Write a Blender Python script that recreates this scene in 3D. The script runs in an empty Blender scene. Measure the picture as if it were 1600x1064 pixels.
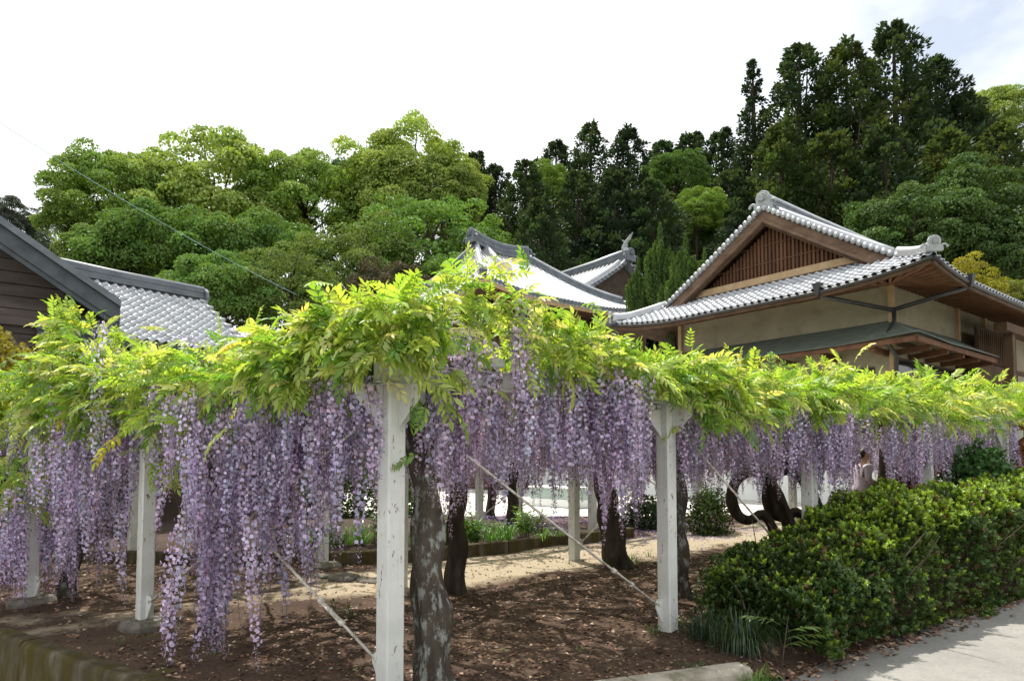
import bpy, bmesh, math, random
import numpy as np
from mathutils import Vector, Matrix, noise as mnoise

R = math.radians
random.seed(7)
rng = np.random.default_rng(7)
S = bpy.context.scene
COL = S.collection

# ------------------------------------------------------------------ camera
FPX, HZ, EYE = 1080.0, 725.0, 1.6      # focal length in photo pixels, horizon row, eye height
cam = bpy.data.cameras.new('camera')
camo = bpy.data.objects.new('camera', cam)
COL.objects.link(camo)
camo.location = (0, 0, EYE)
camo.rotation_euler = (R(90 + 3.0), 0, 0)
cam.sensor_width = 36
cam.lens = FPX / 1600 * 36
cam.shift_y = (HZ - FPX * math.tan(R(3.0)) - 532) / 1600
cam.clip_start = 0.05
cam.clip_end = 2000
S.camera = camo

# ------------------------------------------------------------------ light
SUN_AZ, SUN_EL = -28.0, 66.0           # azimuth clockwise from +Y
world = bpy.data.worlds.new('World')
S.world = world
world.use_nodes = True
wn, wl = world.node_tree.nodes, world.node_tree.links
bg = wn['Background']
sky = wn.new('ShaderNodeTexSky')
sky.sky_type = 'NISHITA'
sky.sun_disc = False
sky.sun_elevation = R(SUN_EL)
sky.sun_rotation = R(SUN_AZ)
sky.air_density = 1.0
sky.dust_density = 2.0
# thin bright cloud veil over nearly all of the sky, with blue gaps
tc = wn.new('ShaderNodeTexCoord')
wm = wn.new('ShaderNodeMapping')
wm.inputs['Scale'].default_value = (1.0, 1.0, 2.2)
wm.inputs['Location'].default_value = (0.35, 0.1, 0.2)
wno = wn.new('ShaderNodeTexNoise')
wno.inputs['Scale'].default_value = 1.7
wno.inputs['Detail'].default_value = 6
wno.inputs['Roughness'].default_value = 0.55
wr = wn.new('ShaderNodeValToRGB')
wr.color_ramp.elements[0].position = 0.30
wr.color_ramp.elements[0].color = (0.35, 0.35, 0.35, 1)
wr.color_ramp.elements[1].position = 0.46
wr.color_ramp.elements[1].color = (1, 1, 1, 1)
wmx = wn.new('ShaderNodeMixRGB')
wmx.inputs[2].default_value = (9.4, 9.6, 9.8, 1)
wl.new(tc.outputs['Generated'], wm.inputs[0])
wl.new(wm.outputs[0], wno.inputs['Vector'])
wl.new(wno.outputs[0], wr.inputs[0])
wl.new(wr.outputs[0], wmx.inputs[0])
wl.new(sky.outputs[0], wmx.inputs[1])
wl.new(wmx.outputs[0], bg.inputs[0])
bg.inputs[1].default_value = 0.1

sun = bpy.data.lights.new('sun', 'SUN')
sun.energy = 4.6
sun.angle = R(0.6)
sun.color = (1.0, 0.95, 0.86)
suno = bpy.data.objects.new('sun', sun)
COL.objects.link(suno)
suno.location = (0, 0, 60)
sdir = Vector((math.sin(R(SUN_AZ)) * math.cos(R(SUN_EL)), math.cos(R(SUN_AZ)) * math.cos(R(SUN_EL)), math.sin(R(SUN_EL))))
suno.rotation_euler = sdir.to_track_quat('Z', 'Y').to_euler()

S.view_settings.view_transform = 'Standard'
S.view_settings.look = 'None'
S.view_settings.gamma = 1
S.view_settings.exposure = 0.62
S.cycles.use_denoising = True
S.cycles.max_bounces = 7
S.cycles.transparent_max_bounces = 4
S.cycles.diffuse_bounces = 4
S.cycles.transmission_bounces = 4
S.cycles.sample_clamp_indirect = 6


def at(px, py, d):
    """A point d metres ahead that stands where the photograph shows pixel (px, py)."""
    return Vector(((px - 800) / FPX * d, d, EYE + (HZ - py) / FPX * d))


# ------------------------------------------------------------------ materials
def newmat(name):
    m = bpy.data.materials.new(name)
    m.use_nodes = True
    nt = m.node_tree
    nt.nodes.clear()
    out = nt.nodes.new('ShaderNodeOutputMaterial')
    return m, nt, out


def N(nt, kind, **kw):
    n = nt.nodes.new(kind)
    for k, v in kw.items():
        if k in n.inputs:
            n.inputs[k].default_value = v
        else:
            setattr(n, k, v)
    return n


def ramp(nt, src, stops):
    r = nt.nodes.new('ShaderNodeValToRGB')
    el = r.color_ramp.elements
    while len(el) < len(stops):
        el.new(0.5)
    for e, (p, c) in zip(el, stops):
        e.position = p
        e.color = (*c, 1) if len(c) == 3 else c
    nt.links.new(src, r.inputs[0])
    return r.outputs[0]


def coords(nt, scale=(1, 1, 1), kind='Object'):
    t = nt.nodes.new('ShaderNodeTexCoord')
    mp = nt.nodes.new('ShaderNodeMapping')
    mp.inputs['Scale'].default_value = scale
    nt.links.new(t.outputs[kind], mp.inputs[0])
    return mp.outputs[0]


def noise_n(nt, vec, scale, detail=5, rough=0.6):
    n = N(nt, 'ShaderNodeTexNoise', Scale=scale, Detail=detail, Roughness=rough)
    nt.links.new(vec, n.inputs['Vector'])
    return n.outputs[0]


def mixc(nt, fac, a, b, mode='MIX'):
    m = nt.nodes.new('ShaderNodeMixRGB')
    m.blend_type = mode
    for i, v in ((0, fac), (1, a), (2, b)):
        if isinstance(v, (int, float)):
            m.inputs[i].default_value = v
        elif isinstance(v, tuple):
            m.inputs[i].default_value = (*v, 1)
        else:
            nt.links.new(v, m.inputs[i])
    return m.outputs[0]


def surf(name, stops, scale=6, rough=0.7, bump=0.3, bscale=None, stretch=(1, 1, 1), spec=0.3, extra=None, detail=6,
         bdist=0.02, randomize=0.0, metal=0.0):
    """A procedural surface: noise-driven colour, second scale of wear, bump."""
    m, nt, out = newmat(name)
    v = coords(nt, stretch)
    n1 = noise_n(nt, v, scale, detail)
    c = ramp(nt, n1, stops)
    if extra:
        c = extra(nt, v, c)
    if randomize:
        oi = nt.nodes.new('ShaderNodeObjectInfo')
        mr = N(nt, 'ShaderNodeMapRange')
        mr.inputs[3].default_value = 1 - randomize
        mr.inputs[4].default_value = 1 + randomize
        nt.links.new(oi.outputs['Random'], mr.inputs[0])
        c = mixc(nt, 1.0, c, mr.outputs[0], 'MULTIPLY')
    p = N(nt, 'ShaderNodeBsdfPrincipled', Roughness=rough)
    p.inputs['Specular IOR Level'].default_value = spec
    p.inputs['Metallic'].default_value = metal
    nt.links.new(c, p.inputs['Base Color'])
    if bump:
        b = N(nt, 'ShaderNodeBump', Strength=bump, Distance=bdist)
        nb = noise_n(nt, v, bscale or scale * 4, 5)
        nt.links.new(nb, b.inputs['Height'])
        nt.links.new(b.outputs[0], p.inputs['Normal'])
    nt.links.new(p.outputs[0], out.inputs[0])
    return m


def leafmat(name, trans=0.35, gloss=0.06, rough=0.45, tcol=(1.25, 1.2, 0.6), tint=True):
    """Foliage: vertex colour (leaf-to-leaf variety) times object colour, partly translucent."""
    m, nt, out = newmat(name)
    a = N(nt, 'ShaderNodeAttribute', attribute_name='Col')
    c = a.outputs['Color']
    if tint:
        oi = nt.nodes.new('ShaderNodeObjectInfo')
        c = mixc(nt, 1.0, c, oi.outputs['Color'], 'MULTIPLY')
    d = N(nt, 'ShaderNodeBsdfDiffuse')
    t = N(nt, 'ShaderNodeBsdfTranslucent')
    g = N(nt, 'ShaderNodeBsdfGlossy', Roughness=rough)
    g.inputs[0].default_value = (0.9, 0.95, 1, 1)
    nt.links.new(c, d.inputs[0])
    nt.links.new(mixc(nt, 1.0, c, tcol, 'MULTIPLY'), t.inputs[0])
    m1 = N(nt, 'ShaderNodeMixShader')
    m1.inputs[0].default_value = trans
    nt.links.new(d.outputs[0], m1.inputs[1])
    nt.links.new(t.outputs[0], m1.inputs[2])
    m2 = N(nt, 'ShaderNodeMixShader')
    m2.inputs[0].default_value = gloss
    nt.links.new(m1.outputs[0], m2.inputs[1])
    nt.links.new(g.outputs[0], m2.inputs[2])
    nt.links.new(m2.outputs[0], out.inputs[0])
    return m


def moss(amount_lo, amount_hi, col, scale):
    def f(nt, v, c):
        n = noise_n(nt, v, scale, 6, 0.65)
        k = ramp(nt, n, [(amount_lo, (0, 0, 0)), (amount_hi, (1, 1, 1))])
        return mixc(nt, k, c, col)
    return f


def rust(nt, v, c):
    mp = nt.nodes.new('ShaderNodeMapping')
    mp.inputs['Scale'].default_value = (1, 1, 0.35)
    nt.links.new(v, mp.inputs[0])
    n = noise_n(nt, mp.outputs[0], 34, 6, 0.7)
    k = ramp(nt, n, [(0.62, (0, 0, 0)), (0.64, (1, 1, 1))])
    c = mixc(nt, k, c, (0.16, 0.07, 0.03))
    mp2 = nt.nodes.new('ShaderNodeMapping')
    mp2.inputs['Scale'].default_value = (14, 14, 0.8)
    nt.links.new(v, mp2.inputs[0])
    n2 = noise_n(nt, mp2.outputs[0], 2.2, 4, 0.6)
    k2 = ramp(nt, n2, [(0.55, (0, 0, 0)), (0.75, (0.55, 0.55, 0.55))])
    return mixc(nt, k2, c, (0.46, 0.38, 0.26))


MAT = {
    'white_steel': surf('white_steel', [(0.3, (0.50, 0.51, 0.48)), (0.7, (0.64, 0.65, 0.62))], 3, 0.45, 0.12, 30, extra=rust, spec=0.4),
    'rod': surf('rod_steel', [(0.35, (0.30, 0.25, 0.18)), (0.55, (0.58, 0.56, 0.50))], 25, 0.5, 0.2, 60),
    'bark': surf('wisteria_bark', [(0.3, (0.020, 0.015, 0.011)), (0.6, (0.060, 0.048, 0.036)), (0.8, (0.12, 0.10, 0.08))], 9, 0.9, 1.0, 22, (1, 1, 0.35), 0.1, bdist=0.03),
    'bark_lichen': surf('lichened_bark', [(0.3, (0.035, 0.028, 0.022)), (0.7, (0.10, 0.085, 0.065))], 8, 0.9, 1.0, 24, (1, 1, 0.5), 0.1,
                        extra=moss(0.52, 0.62, (0.25, 0.26, 0.235), 15), bdist=0.03),
    'twig': surf('twig_bark', [(0.3, (0.05, 0.035, 0.022)), (0.7, (0.13, 0.10, 0.07))], 20, 0.9, 0.4, 40),
    'tree_bark': surf('tree_bark', [(0.3, (0.03, 0.022, 0.016)), (0.7, (0.085, 0.065, 0.05))], 3, 0.95, 0.8, 9, (1, 1, 0.3), 0.1, bdist=0.06),
    'concrete': surf('old_concrete', [(0.25, (0.16, 0.14, 0.10)), (0.5, (0.34, 0.31, 0.25)), (0.75, (0.44, 0.42, 0.36))], 5, 0.9, 0.5, 45,
                     extra=moss(0.52, 0.66, (0.07, 0.075, 0.025), 4), spec=0.15),
    'concrete_mossy': surf('mossy_concrete', [(0.25, (0.032, 0.025, 0.015)), (0.5, (0.085, 0.07, 0.045)), (0.8, (0.20, 0.19, 0.15))], 4, 0.95, 0.8, 40,
                           extra=moss(0.44, 0.60, (0.07, 0.055, 0.016), 3.5), spec=0.1, stretch=(1.6, 1.6, 0.45)),
    'dark_stone': surf('dark_stone', [(0.3, (0.07, 0.06, 0.05)), (0.7, (0.20, 0.18, 0.15))], 7, 0.9, 0.8, 30, extra=moss(0.55, 0.7, (0.06, 0.07, 0.02), 5)),
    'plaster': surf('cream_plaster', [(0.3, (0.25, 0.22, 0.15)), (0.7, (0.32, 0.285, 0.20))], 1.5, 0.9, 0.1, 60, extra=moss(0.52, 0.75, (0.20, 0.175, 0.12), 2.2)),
    'white_plinth': surf('white_plinth', [(0.3, (0.66, 0.68, 0.66)), (0.7, (0.76, 0.77, 0.74))], 2, 0.85, 0.1, 40),
    'tile': surf('roof_tile', [(0.3, (0.32, 0.335, 0.355)), (0.7, (0.46, 0.47, 0.485))], 2.5, 0.38, 0.1, 30, spec=0.6, randomize=0.14, metal=0.45),
    'tile_dark': surf('ridge_tile', [(0.3, (0.07, 0.085, 0.10)), (0.7, (0.15, 0.17, 0.19))], 3, 0.5, 0.2, 25, spec=0.5, randomize=0.1),
    'tile_rib': surf('rounded_tile', [(0.3, (0.44, 0.45, 0.46)), (0.7, (0.55, 0.555, 0.56))], 2.5, 0.36, 0.1, 30, spec=0.6, metal=0.35),
    'oni': surf('ridge_end_tile', [(0.3, (0.22, 0.235, 0.24)), (0.7, (0.36, 0.38, 0.38))], 5, 0.5, 0.3, 30, spec=0.5),
    'wood_red': surf('reddish_timber', [(0.3, (0.085, 0.040, 0.022)), (0.7, (0.165, 0.082, 0.046))], 3, 0.75, 0.3, 20, (1, 1, 0.2), 0.2, randomize=0.25),
    'wood_brown': surf('brown_timber', [(0.3, (0.055, 0.032, 0.018)), (0.7, (0.11, 0.066, 0.038))], 3, 0.75, 0.3, 16, (1, 1, 0.3), 0.2),
    'wood_barge': surf('weathered_bargeboard', [(0.3, (0.10, 0.062, 0.04)), (0.6, (0.18, 0.12, 0.082)), (0.8, (0.25, 0.18, 0.13))], 4, 0.8, 0.4, 18, (1, 0.4, 1), 0.2),
    'wood_tan': surf('tan_timber', [(0.3, (0.34, 0.23, 0.125)), (0.7, (0.45, 0.32, 0.185))], 3, 0.7, 0.2, 18),
    'wood_grey': surf('weathered_planks', [(0.3, (0.055, 0.045, 0.042)), (0.7, (0.115, 0.095, 0.085))], 3, 0.85, 0.4, 18, (0.3, 0.3, 2), 0.2, randomize=0.2),
    'wood_dark': surf('dark_timber', [(0.3, (0.03, 0.02, 0.014)), (0.7, (0.07, 0.05, 0.035))], 3, 0.8, 0.3, 16),
    'fascia': surf('slate_fascia', [(0.3, (0.035, 0.042, 0.05)), (0.7, (0.08, 0.092, 0.105))], 3, 0.6, 0.2, 20, spec=0.4),
    'copper': surf('verdigris_copper', [(0.3, (0.075, 0.092, 0.075)), (0.7, (0.115, 0.137, 0.112))], 4, 0.6, 0.2, 20, spec=0.4),
    'gutter': surf('dark_gutter', [(0.3, (0.02, 0.02, 0.022)), (0.7, (0.04, 0.04, 0.042))], 5, 0.4, 0.1, 20, spec=0.5),
    'glass': surf('dark_window_glass', [(0.3, (0.010, 0.011, 0.012)), (0.7, (0.022, 0.024, 0.026))], 1, 0.08, 0.0, spec=0.5),
    'case_glass': surf('greenish_case_glass', [(0.3, (0.25, 0.33, 0.30)), (0.7, (0.33, 0.42, 0.38))], 1, 0.1, 0.0, spec=0.6),
    'wire': surf('teal_cable', [(0.3, (0.22, 0.36, 0.37)), (0.7, (0.28, 0.44, 0.45))], 1, 0.5, 0.0),
    'leaf': leafmat('wisteria_leaf', 0.52, 0.03, 0.4, (1.30, 1.33, 0.48)),
    'petal': leafmat('wisteria_petal', 0.42, 0.03, 0.5, (1.05, 0.95, 1.1)),
    'hedge_leaf': leafmat('hedge_leaf', 0.25, 0.025, 0.4, (1.3, 1.3, 0.5)),
    'tree_leaf': leafmat('tree_leaf', 0.30, 0.02, 0.5, (1.35, 1.3, 0.5)),
    'plant_leaf': leafmat('plant_leaf', 0.32, 0.045, 0.35, (1.3, 1.25, 0.5)),
    'litter': leafmat('leaf_litter', 0.10, 0.02, 0.6, (1, 1, 1)),
}


def ground_mat(name, stops, fine, path=None, moss_amt=None, petals=None, bump=0.6):
    m, nt, out = newmat(name)
    v = coords(nt)
    c = ramp(nt, noise_n(nt, v, 1.1, 7, 0.7), stops)
    f = noise_n(nt, v, 38, 6, 0.75)
    c = mixc(nt, 0.75, c, ramp(nt, f, fine), 'MULTIPLY')
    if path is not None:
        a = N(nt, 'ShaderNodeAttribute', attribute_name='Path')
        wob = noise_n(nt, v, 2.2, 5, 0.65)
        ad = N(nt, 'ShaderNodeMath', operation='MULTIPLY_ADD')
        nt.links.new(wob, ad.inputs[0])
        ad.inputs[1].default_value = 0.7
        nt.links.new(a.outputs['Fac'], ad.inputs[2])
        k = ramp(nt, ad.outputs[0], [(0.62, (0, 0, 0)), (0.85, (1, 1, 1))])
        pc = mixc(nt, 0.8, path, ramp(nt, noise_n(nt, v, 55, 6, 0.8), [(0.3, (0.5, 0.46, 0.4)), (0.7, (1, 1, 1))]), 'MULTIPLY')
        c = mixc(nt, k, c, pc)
    if moss_amt:
        c = moss(*moss_amt)(nt, v, c)
    p = N(nt, 'ShaderNodeBsdfPrincipled', Roughness=0.95)
    p.inputs['Specular IOR Level'].default_value = 0.1
    nt.links.new(c, p.inputs['Base Color'])
    b = N(nt, 'ShaderNodeBump', Strength=bump, Distance=0.03)
    nt.links.new(noise_n(nt, v, 30, 7, 0.75), b.inputs['Height'])
    nt.links.new(b.outputs[0], p.inputs['Normal'])
    nt.links.new(p.outputs[0], out.inputs[0])
    return m


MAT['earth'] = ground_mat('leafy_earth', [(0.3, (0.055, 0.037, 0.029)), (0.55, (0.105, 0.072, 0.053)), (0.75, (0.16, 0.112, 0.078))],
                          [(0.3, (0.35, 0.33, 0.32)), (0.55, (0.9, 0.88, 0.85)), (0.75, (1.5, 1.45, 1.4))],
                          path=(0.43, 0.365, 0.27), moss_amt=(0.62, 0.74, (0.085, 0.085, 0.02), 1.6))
MAT['hill'] = ground_mat('forest_floor', [(0.3, (0.03, 0.035, 0.015)), (0.7, (0.07, 0.07, 0.03))], [(0.3, (0.5, 0.5, 0.5)), (0.7, (1.2, 1.2, 1.1))])
MAT['road'] = ground_mat('worn_asphalt', [(0.3, (0.20, 0.195, 0.18)), (0.7, (0.30, 0.29, 0.27))], [(0.3, (0.72, 0.72, 0.72)), (0.7, (1.15, 1.15, 1.12))], bump=0.35)
MAT['court'] = ground_mat('pale_concrete', [(0.3, (0.50, 0.48, 0.43)), (0.7, (0.62, 0.60, 0.55))], [(0.3, (0.85, 0.85, 0.85)), (0.7, (1.1, 1.1, 1.08))], bump=0.15)
MAT['bed'] = ground_mat('bed_soil', [(0.3, (0.05, 0.035, 0.028)), (0.7, (0.10, 0.075, 0.06))], [(0.3, (0.6, 0.6, 0.6)), (0.7, (1.3, 1.25, 1.25))])


# ------------------------------------------------------------------ mesh helpers
def tag(o, label=None, cat=None, group=None, kind=None):
    if label:
        o['label'] = label
    if cat:
        o['category'] = cat
    if group:
        o['group'] = group
    if kind:
        o['kind'] = kind
    return o


def empty(name, loc, rz=0.0):
    o = bpy.data.objects.new(name, None)
    COL.objects.link(o)
    o.location = loc
    o.rotation_euler = (0, 0, rz)
    o.empty_display_size = 0.2
    return o


def link(name, me, parent=None, loc=None):
    o = bpy.data.objects.new(name, me)
    COL.objects.link(o)
    if parent is not None:
        o.parent = parent
    if loc is not None:
        o.location = loc
    return o


def np_mesh(name, V, F, C=None, mats=None, mi=None, smooth=False, attrs=None):
    """Mesh from numpy arrays; F is (n,3) or (n,4)."""
    me = bpy.data.meshes.new(name)
    V = np.asarray(V, dtype=np.float32)
    F = np.asarray(F, dtype=np.int32)
    k = F.shape[1]
    me.vertices.add(len(V))
    me.vertices.foreach_set('co', V.ravel())
    me.loops.add(F.size)
    me.loops.foreach_set('vertex_index', F.ravel())
    me.polygons.add(len(F))
    me.polygons.foreach_set('loop_start', np.arange(0, F.size, k, dtype=np.int32))
    me.polygons.foreach_set('loop_total', np.full(len(F), k, dtype=np.int32))
    if mi is not None:
        me.polygons.foreach_set('material_index', np.asarray(mi, dtype=np.int32))
    if smooth:
        me.polygons.foreach_set('use_smooth', np.ones(len(F), dtype=bool))
    for m in (mats or []):
        me.materials.append(m)
    if C is not None:
        ca = me.color_attributes.new('Col', 'FLOAT_COLOR', 'POINT')
        c4 = np.ones((len(V), 4), dtype=np.float32)
        c4[:, :3] = C
        ca.data.foreach_set('color', c4.ravel())
    for an, av in (attrs or {}).items():
        at_ = me.attributes.new(an, 'FLOAT', 'POINT')
        at_.data.foreach_set('value', np.asarray(av, dtype=np.float32))
    me.update()
    me.validate()
    return me


def unit(a):
    return a / np.maximum(np.linalg.norm(a, axis=-1, keepdims=True), 1e-9)


def frames(Y, Z):
    """Rotation columns X,Y,Z with Y exact and Z as near as possible."""
    Y = unit(Y)
    X = unit(np.cross(Y, Z))
    return np.stack([X, Y, np.cross(X, Y)], axis=-1)


def inst(V, F, C, O, M, sc, tint=None):
    """Copies of a small mesh (V,F,C) at origins O with rotation M (n,3,3) and scale sc."""
    n = len(O)
    sc = np.asarray(sc, dtype=float)
    if sc.ndim == 1:
        sc = sc[:, None]
    vv = V[None, :, :] * (sc[:, None, :] if sc.shape[1] == 3 else sc[:, :, None])
    W = np.einsum('nij,nvj->nvi', M, vv) + O[:, None, :]
    FF = (F[None] + (np.arange(n) * len(V))[:, None, None]).reshape(-1, F.shape[1])
    if C is None:
        CC = None
    else:
        CC = np.broadcast_to(C[None], (n,) + C.shape)
        if tint is not None:
            CC = CC * tint[:, None, :]
        CC = CC.reshape(-1, 3)
    return W.reshape(-1, 3), FF, CC


def cat_parts(parts):
    Vs, Fs, Cs, off = [], [], [], 0
    for v, f, c in parts:
        Vs.append(v)
        Fs.append(f + off)
        Cs.append(c)
        off += len(v)
    return np.concatenate(Vs), np.concatenate(Fs), np.concatenate(Cs)


def rand_unit(n):
    return unit(rng.normal(size=(n, 3)))


class MB:
    """Collects hard-surface shapes into one mesh."""

    def __init__(self):
        self.v, self.f = [], []

    def add(self, vs, fs):
        o = len(self.v)
        self.v += [tuple(p) for p in vs]
        self.f += [tuple(i + o for i in f) for f in fs]
        return self

    def box(self, lo, hi, rz=0.0, c=None):
        x0, y0, z0 = lo
        x1, y1, z1 = hi
        P = [(x0, y0, z0), (x1, y0, z0), (x1, y1, z0), (x0, y1, z0), (x0, y0, z1), (x1, y0, z1), (x1, y1, z1), (x0, y1, z1)]
        if rz:
            cx, cy = c if c else ((x0 + x1) / 2, (y0 + y1) / 2)
            cs, sn = math.cos(rz), math.sin(rz)
            P = [(cx + (x - cx) * cs - (y - cy) * sn, cy + (x - cx) * sn + (y - cy) * cs, z) for x, y, z in P]
        return self.add(P, [(3, 2, 1, 0), (4, 5, 6, 7), (0, 1, 5, 4), (1, 2, 6, 5), (2, 3, 7, 6), (3, 0, 4, 7)])

    def bar(self, a, b, w, h, up=(0, 0, 1)):
        """Rectangular bar from a to b."""
        a, b = Vector(a), Vector(b)
        d = (b - a).normalized()
        s = d.cross(Vector(up)).normalized()
        u = s.cross(d)
        P = []
        for p in (a, b):
            for i, j in ((-1, -1), (1, -1), (1, 1), (-1, 1)):
                P.append(p + s * (i * w / 2) + u * (j * h / 2))
        return self.add(P, [(3, 2, 1, 0), (4, 5, 6, 7), (0, 1, 5, 4), (1, 2, 6, 5), (2, 3, 7, 6), (3, 0, 4, 7)])

    def tube(self, pts, rad, n=8, cap=True, wob=0.0, flute=0.0):
        pts = [Vector(p) for p in pts]
        if not hasattr(rad, '__len__'):
            rad = [rad] * len(pts)
        rings, ref = [], None
        for i, p in enumerate(pts):
            d = (pts[min(i + 1, len(pts) - 1)] - pts[max(i - 1, 0)])
            d = d.normalized() if d.length > 1e-9 else Vector((0, 0, 1))
            if ref is None:
                ref = d.orthogonal().normalized()
            ref = (ref - d * ref.dot(d)).normalized()
            b = d.cross(ref)
            ring = []
            for k in range(n):
                a = 2 * math.pi * k / n
                r = rad[i] * (1 + wob * (mnoise.noise(Vector((p.x * 3 + math.cos(a) * 1.3, p.y * 3 + math.sin(a) * 1.3, p.z * 2.5))))) * (1 + flute * (math.sin(3 * a + p.z * 3.4) + 0.5 * math.sin(5 * a - p.z * 5.1)))
                ring.append(p + (ref * math.cos(a) + b * math.sin(a)) * r)
            rings.append(ring)
        vs = [q for r in rings for q in r]
        fs = []
        for i in range(len(rings) - 1):
            for k in range(n):
                k2 = (k + 1) % n
                fs.append((i * n + k, i * n + k2, (i + 1) * n + k2, (i + 1) * n + k))
        if cap:
            fs.append(tuple(range(n - 1, -1, -1)))
            fs.append(tuple((len(rings) - 1) * n + k for k in range(n)))
        return self.add(vs, fs)

    def prism(self, poly, axis, a, b):
        """Closed 2D polygon extruded along axis 0/1/2 from a to b."""
        n = len(poly)

        def P(p, t):
            q = list(p)
            q.insert(axis, t)
            return tuple(q)
        vs = [P(p, a) for p in poly] + [P(p, b) for p in poly]
        fs = [tuple(range(n - 1, -1, -1)), tuple(range(n, 2 * n))]
        fs += [(i, (i + 1) % n, n + (i + 1) % n, n + i) for i in range(n)]
        return self.add(vs, fs)

    def strip(self, A, B, th):
        """Thin slab between two polylines A and B (same length), thickness th downwards."""
        n = len(A)
        vs = [tuple(p) for p in A] + [tuple(p) for p in B]
        vs += [(p[0], p[1], p[2] - th) for p in vs]
        fs = []
        m = 2 * n
        for i in range(n - 1):
            fs.append((i, i + 1, n + i + 1, n + i))
            fs.append((m + i, m + n + i, m + n + i + 1, m + i + 1))
            fs.append((i, m + i, m + i + 1, i + 1))
            fs.append((n + i, n + i + 1, m + n + i + 1, m + n + i))
        fs.append((0, n, m + n, m))
        fs.append((n - 1, m + n - 1, m + 2 * n - 1, 2 * n - 1))
        return self.add(vs, fs)

    def mesh(self, name, mat, smooth=False):
        me = bpy.data.meshes.new(name)
        me.from_pydata(self.v, [], self.f)
        bm = bmesh.new()
        bm.from_mesh(me)
        bmesh.ops.recalc_face_normals(bm, faces=bm.faces)
        bm.to_mesh(me)
        bm.free()
        me.materials.append(MAT[mat] if isinstance(mat, str) else mat)
        if smooth:
            me.polygons.foreach_set('use_smooth', [True] * len(me.polygons))
        me.update()
        return me

    def build(self, name, mat, parent=None, smooth=False, bevel=0.0, loc=None):
        o = link(name, self.mesh(name, mat, smooth), parent, loc)
        if bevel:
            b = o.modifiers.new('bevel', 'BEVEL')
            b.width = bevel
            b.segments = 1
            b.limit_method = 'ANGLE'
        return o


def spline(pts, vals, k=4):
    """Catmull-Rom refinement of a path and its radii."""
    P_ = [Vector(p) for p in pts]
    out, ov = [], []
    n_ = len(P_)
    for i in range(n_ - 1):
        a, b, c, d = P_[max(i - 1, 0)], P_[i], P_[i + 1], P_[min(i + 2, n_ - 1)]
        for j in range(k):
            t = j / k
            out.append(0.5 * ((2 * b) + (c - a) * t + (2 * a - 5 * b + 4 * c - d) * t * t + (3 * b - a - 3 * c + d) * t ** 3))
            ov.append(vals[i] * (1 - t) + vals[i + 1] * t)
    out.append(P_[-1])
    ov.append(vals[-1])
    return out, ov


def smooth_by_angle(o):
    o.data.polygons.foreach_set('use_smooth', [True] * len(o.data.polygons))


# ------------------------------------------------------------------ setting: levels
def zg(x, y):
    """Level of the garden under the pergolas: rises gently away from the road."""
    return min(max(0.04 * (y - 5), -0.03), 0.36)


def zr(x, y):
    return min(max(-0.30 + 0.055 * x + 0.006 * y, -0.62), 0.40)


def hill(x, y):
    t = max(0.0, y - 40 + 0.06 * abs(x))
    h = 0.42 * t * (1 - 0.0016 * t)
    h = min(h, 40)
    side = 1.0 / (1 + math.exp(-(x - 2) / 9))
    return h * (0.68 + 0.52 * side)


def terrain(x, y):
    k = min(1.0, max(0.0, (y - 13) / 5.0))
    base = -0.95 * (1 - k) + 0.30 * k
    n = 1.2 * mnoise.noise(Vector((x * 0.05, y * 0.05, 0))) * min(1, max(0, (y - 40) / 20))
    return base + hill(x, y) + n


def grid_axis(lo, hi, fine_lo, fine_hi, coarse, fine):
    a = list(np.arange(lo, fine_lo, coarse)) + list(np.arange(fine_lo, fine_hi, fine)) + list(np.arange(fine_hi, hi + coarse, coarse))
    return np.array(a)


gx = grid_axis(-600, 600, -90, 90, 30, 3.0)
gy = grid_axis(-200, 900, -6, 150, 30, 3.0)
V = np.array([(x, y, terrain(x, y)) for y in gy for x in gx])
nx = len(gx)
F = np.array([(j * nx + i, j * nx + i + 1, (j + 1) * nx + i + 1, (j + 1) * nx + i) for j in range(len(gy) - 1) for i in range(nx - 1)])
tag(link('ground', np_mesh('ground', V, F, mats=[MAT['hill']], smooth=True)), kind='structure')

# outline of the garden: corner at the front, walls running back to the left and right
EDGE = [(-15.0, 12.95), (-4.9, 6.65), (-1.12, 4.27), (1.85, 5.45), (6.1, 8.15), (24.0, 19.5)]


def edge_dist(x, y):
    best = 1e9
    for (x0, y0), (x1, y1) in zip(EDGE[:-1], EDGE[1:]):
        n = Vector((-(y1 - y0), x1 - x0)).normalized()
        best = min(best, (x - x0) * n.x + (y - y0) * n.y)
    return best


def cut(me, keep_above):
    bm = bmesh.new()
    bm.from_mesh(me)
    for (x0, y0), (x1, y1) in zip(EDGE[:-1], EDGE[1:]):
        n = Vector((-(y1 - y0), x1 - x0, 0)).normalized()
        bmesh.ops.bisect_plane(bm, geom=bm.verts[:] + bm.edges[:] + bm.faces[:], plane_co=(x0, y0, 0), plane_no=n,
                               clear_inner=keep_above, clear_outer=False)
    bm.to_mesh(me)
    bm.free()


# road the photographer stands on; under the garden it drops out of the way
gx2, gy2 = np.arange(-30, 50.1, 0.8), np.arange(-25, 30.1, 0.8)
V = np.array([(x, y, zr(x, y) - (0.6 if edge_dist(x, y) > 0.9 else 0)) for y in gy2 for x in gx2])
nx = len(gx2)
F = np.array([(j * nx + i, j * nx + i + 1, (j + 1) * nx + i + 1, (j + 1) * nx + i) for j in range(len(gy2) - 1) for i in range(nx - 1)])
tag(link('road', np_mesh('road', V, F, mats=[MAT['road']], smooth=True)), kind='structure')

# garden earth: one sheet cut to the outline, its front lip easing down to the road by the hedge
gx3, gy3 = np.arange(-15, 24.01, 0.25), np.arange(3.9, 17.01, 0.25)


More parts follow.
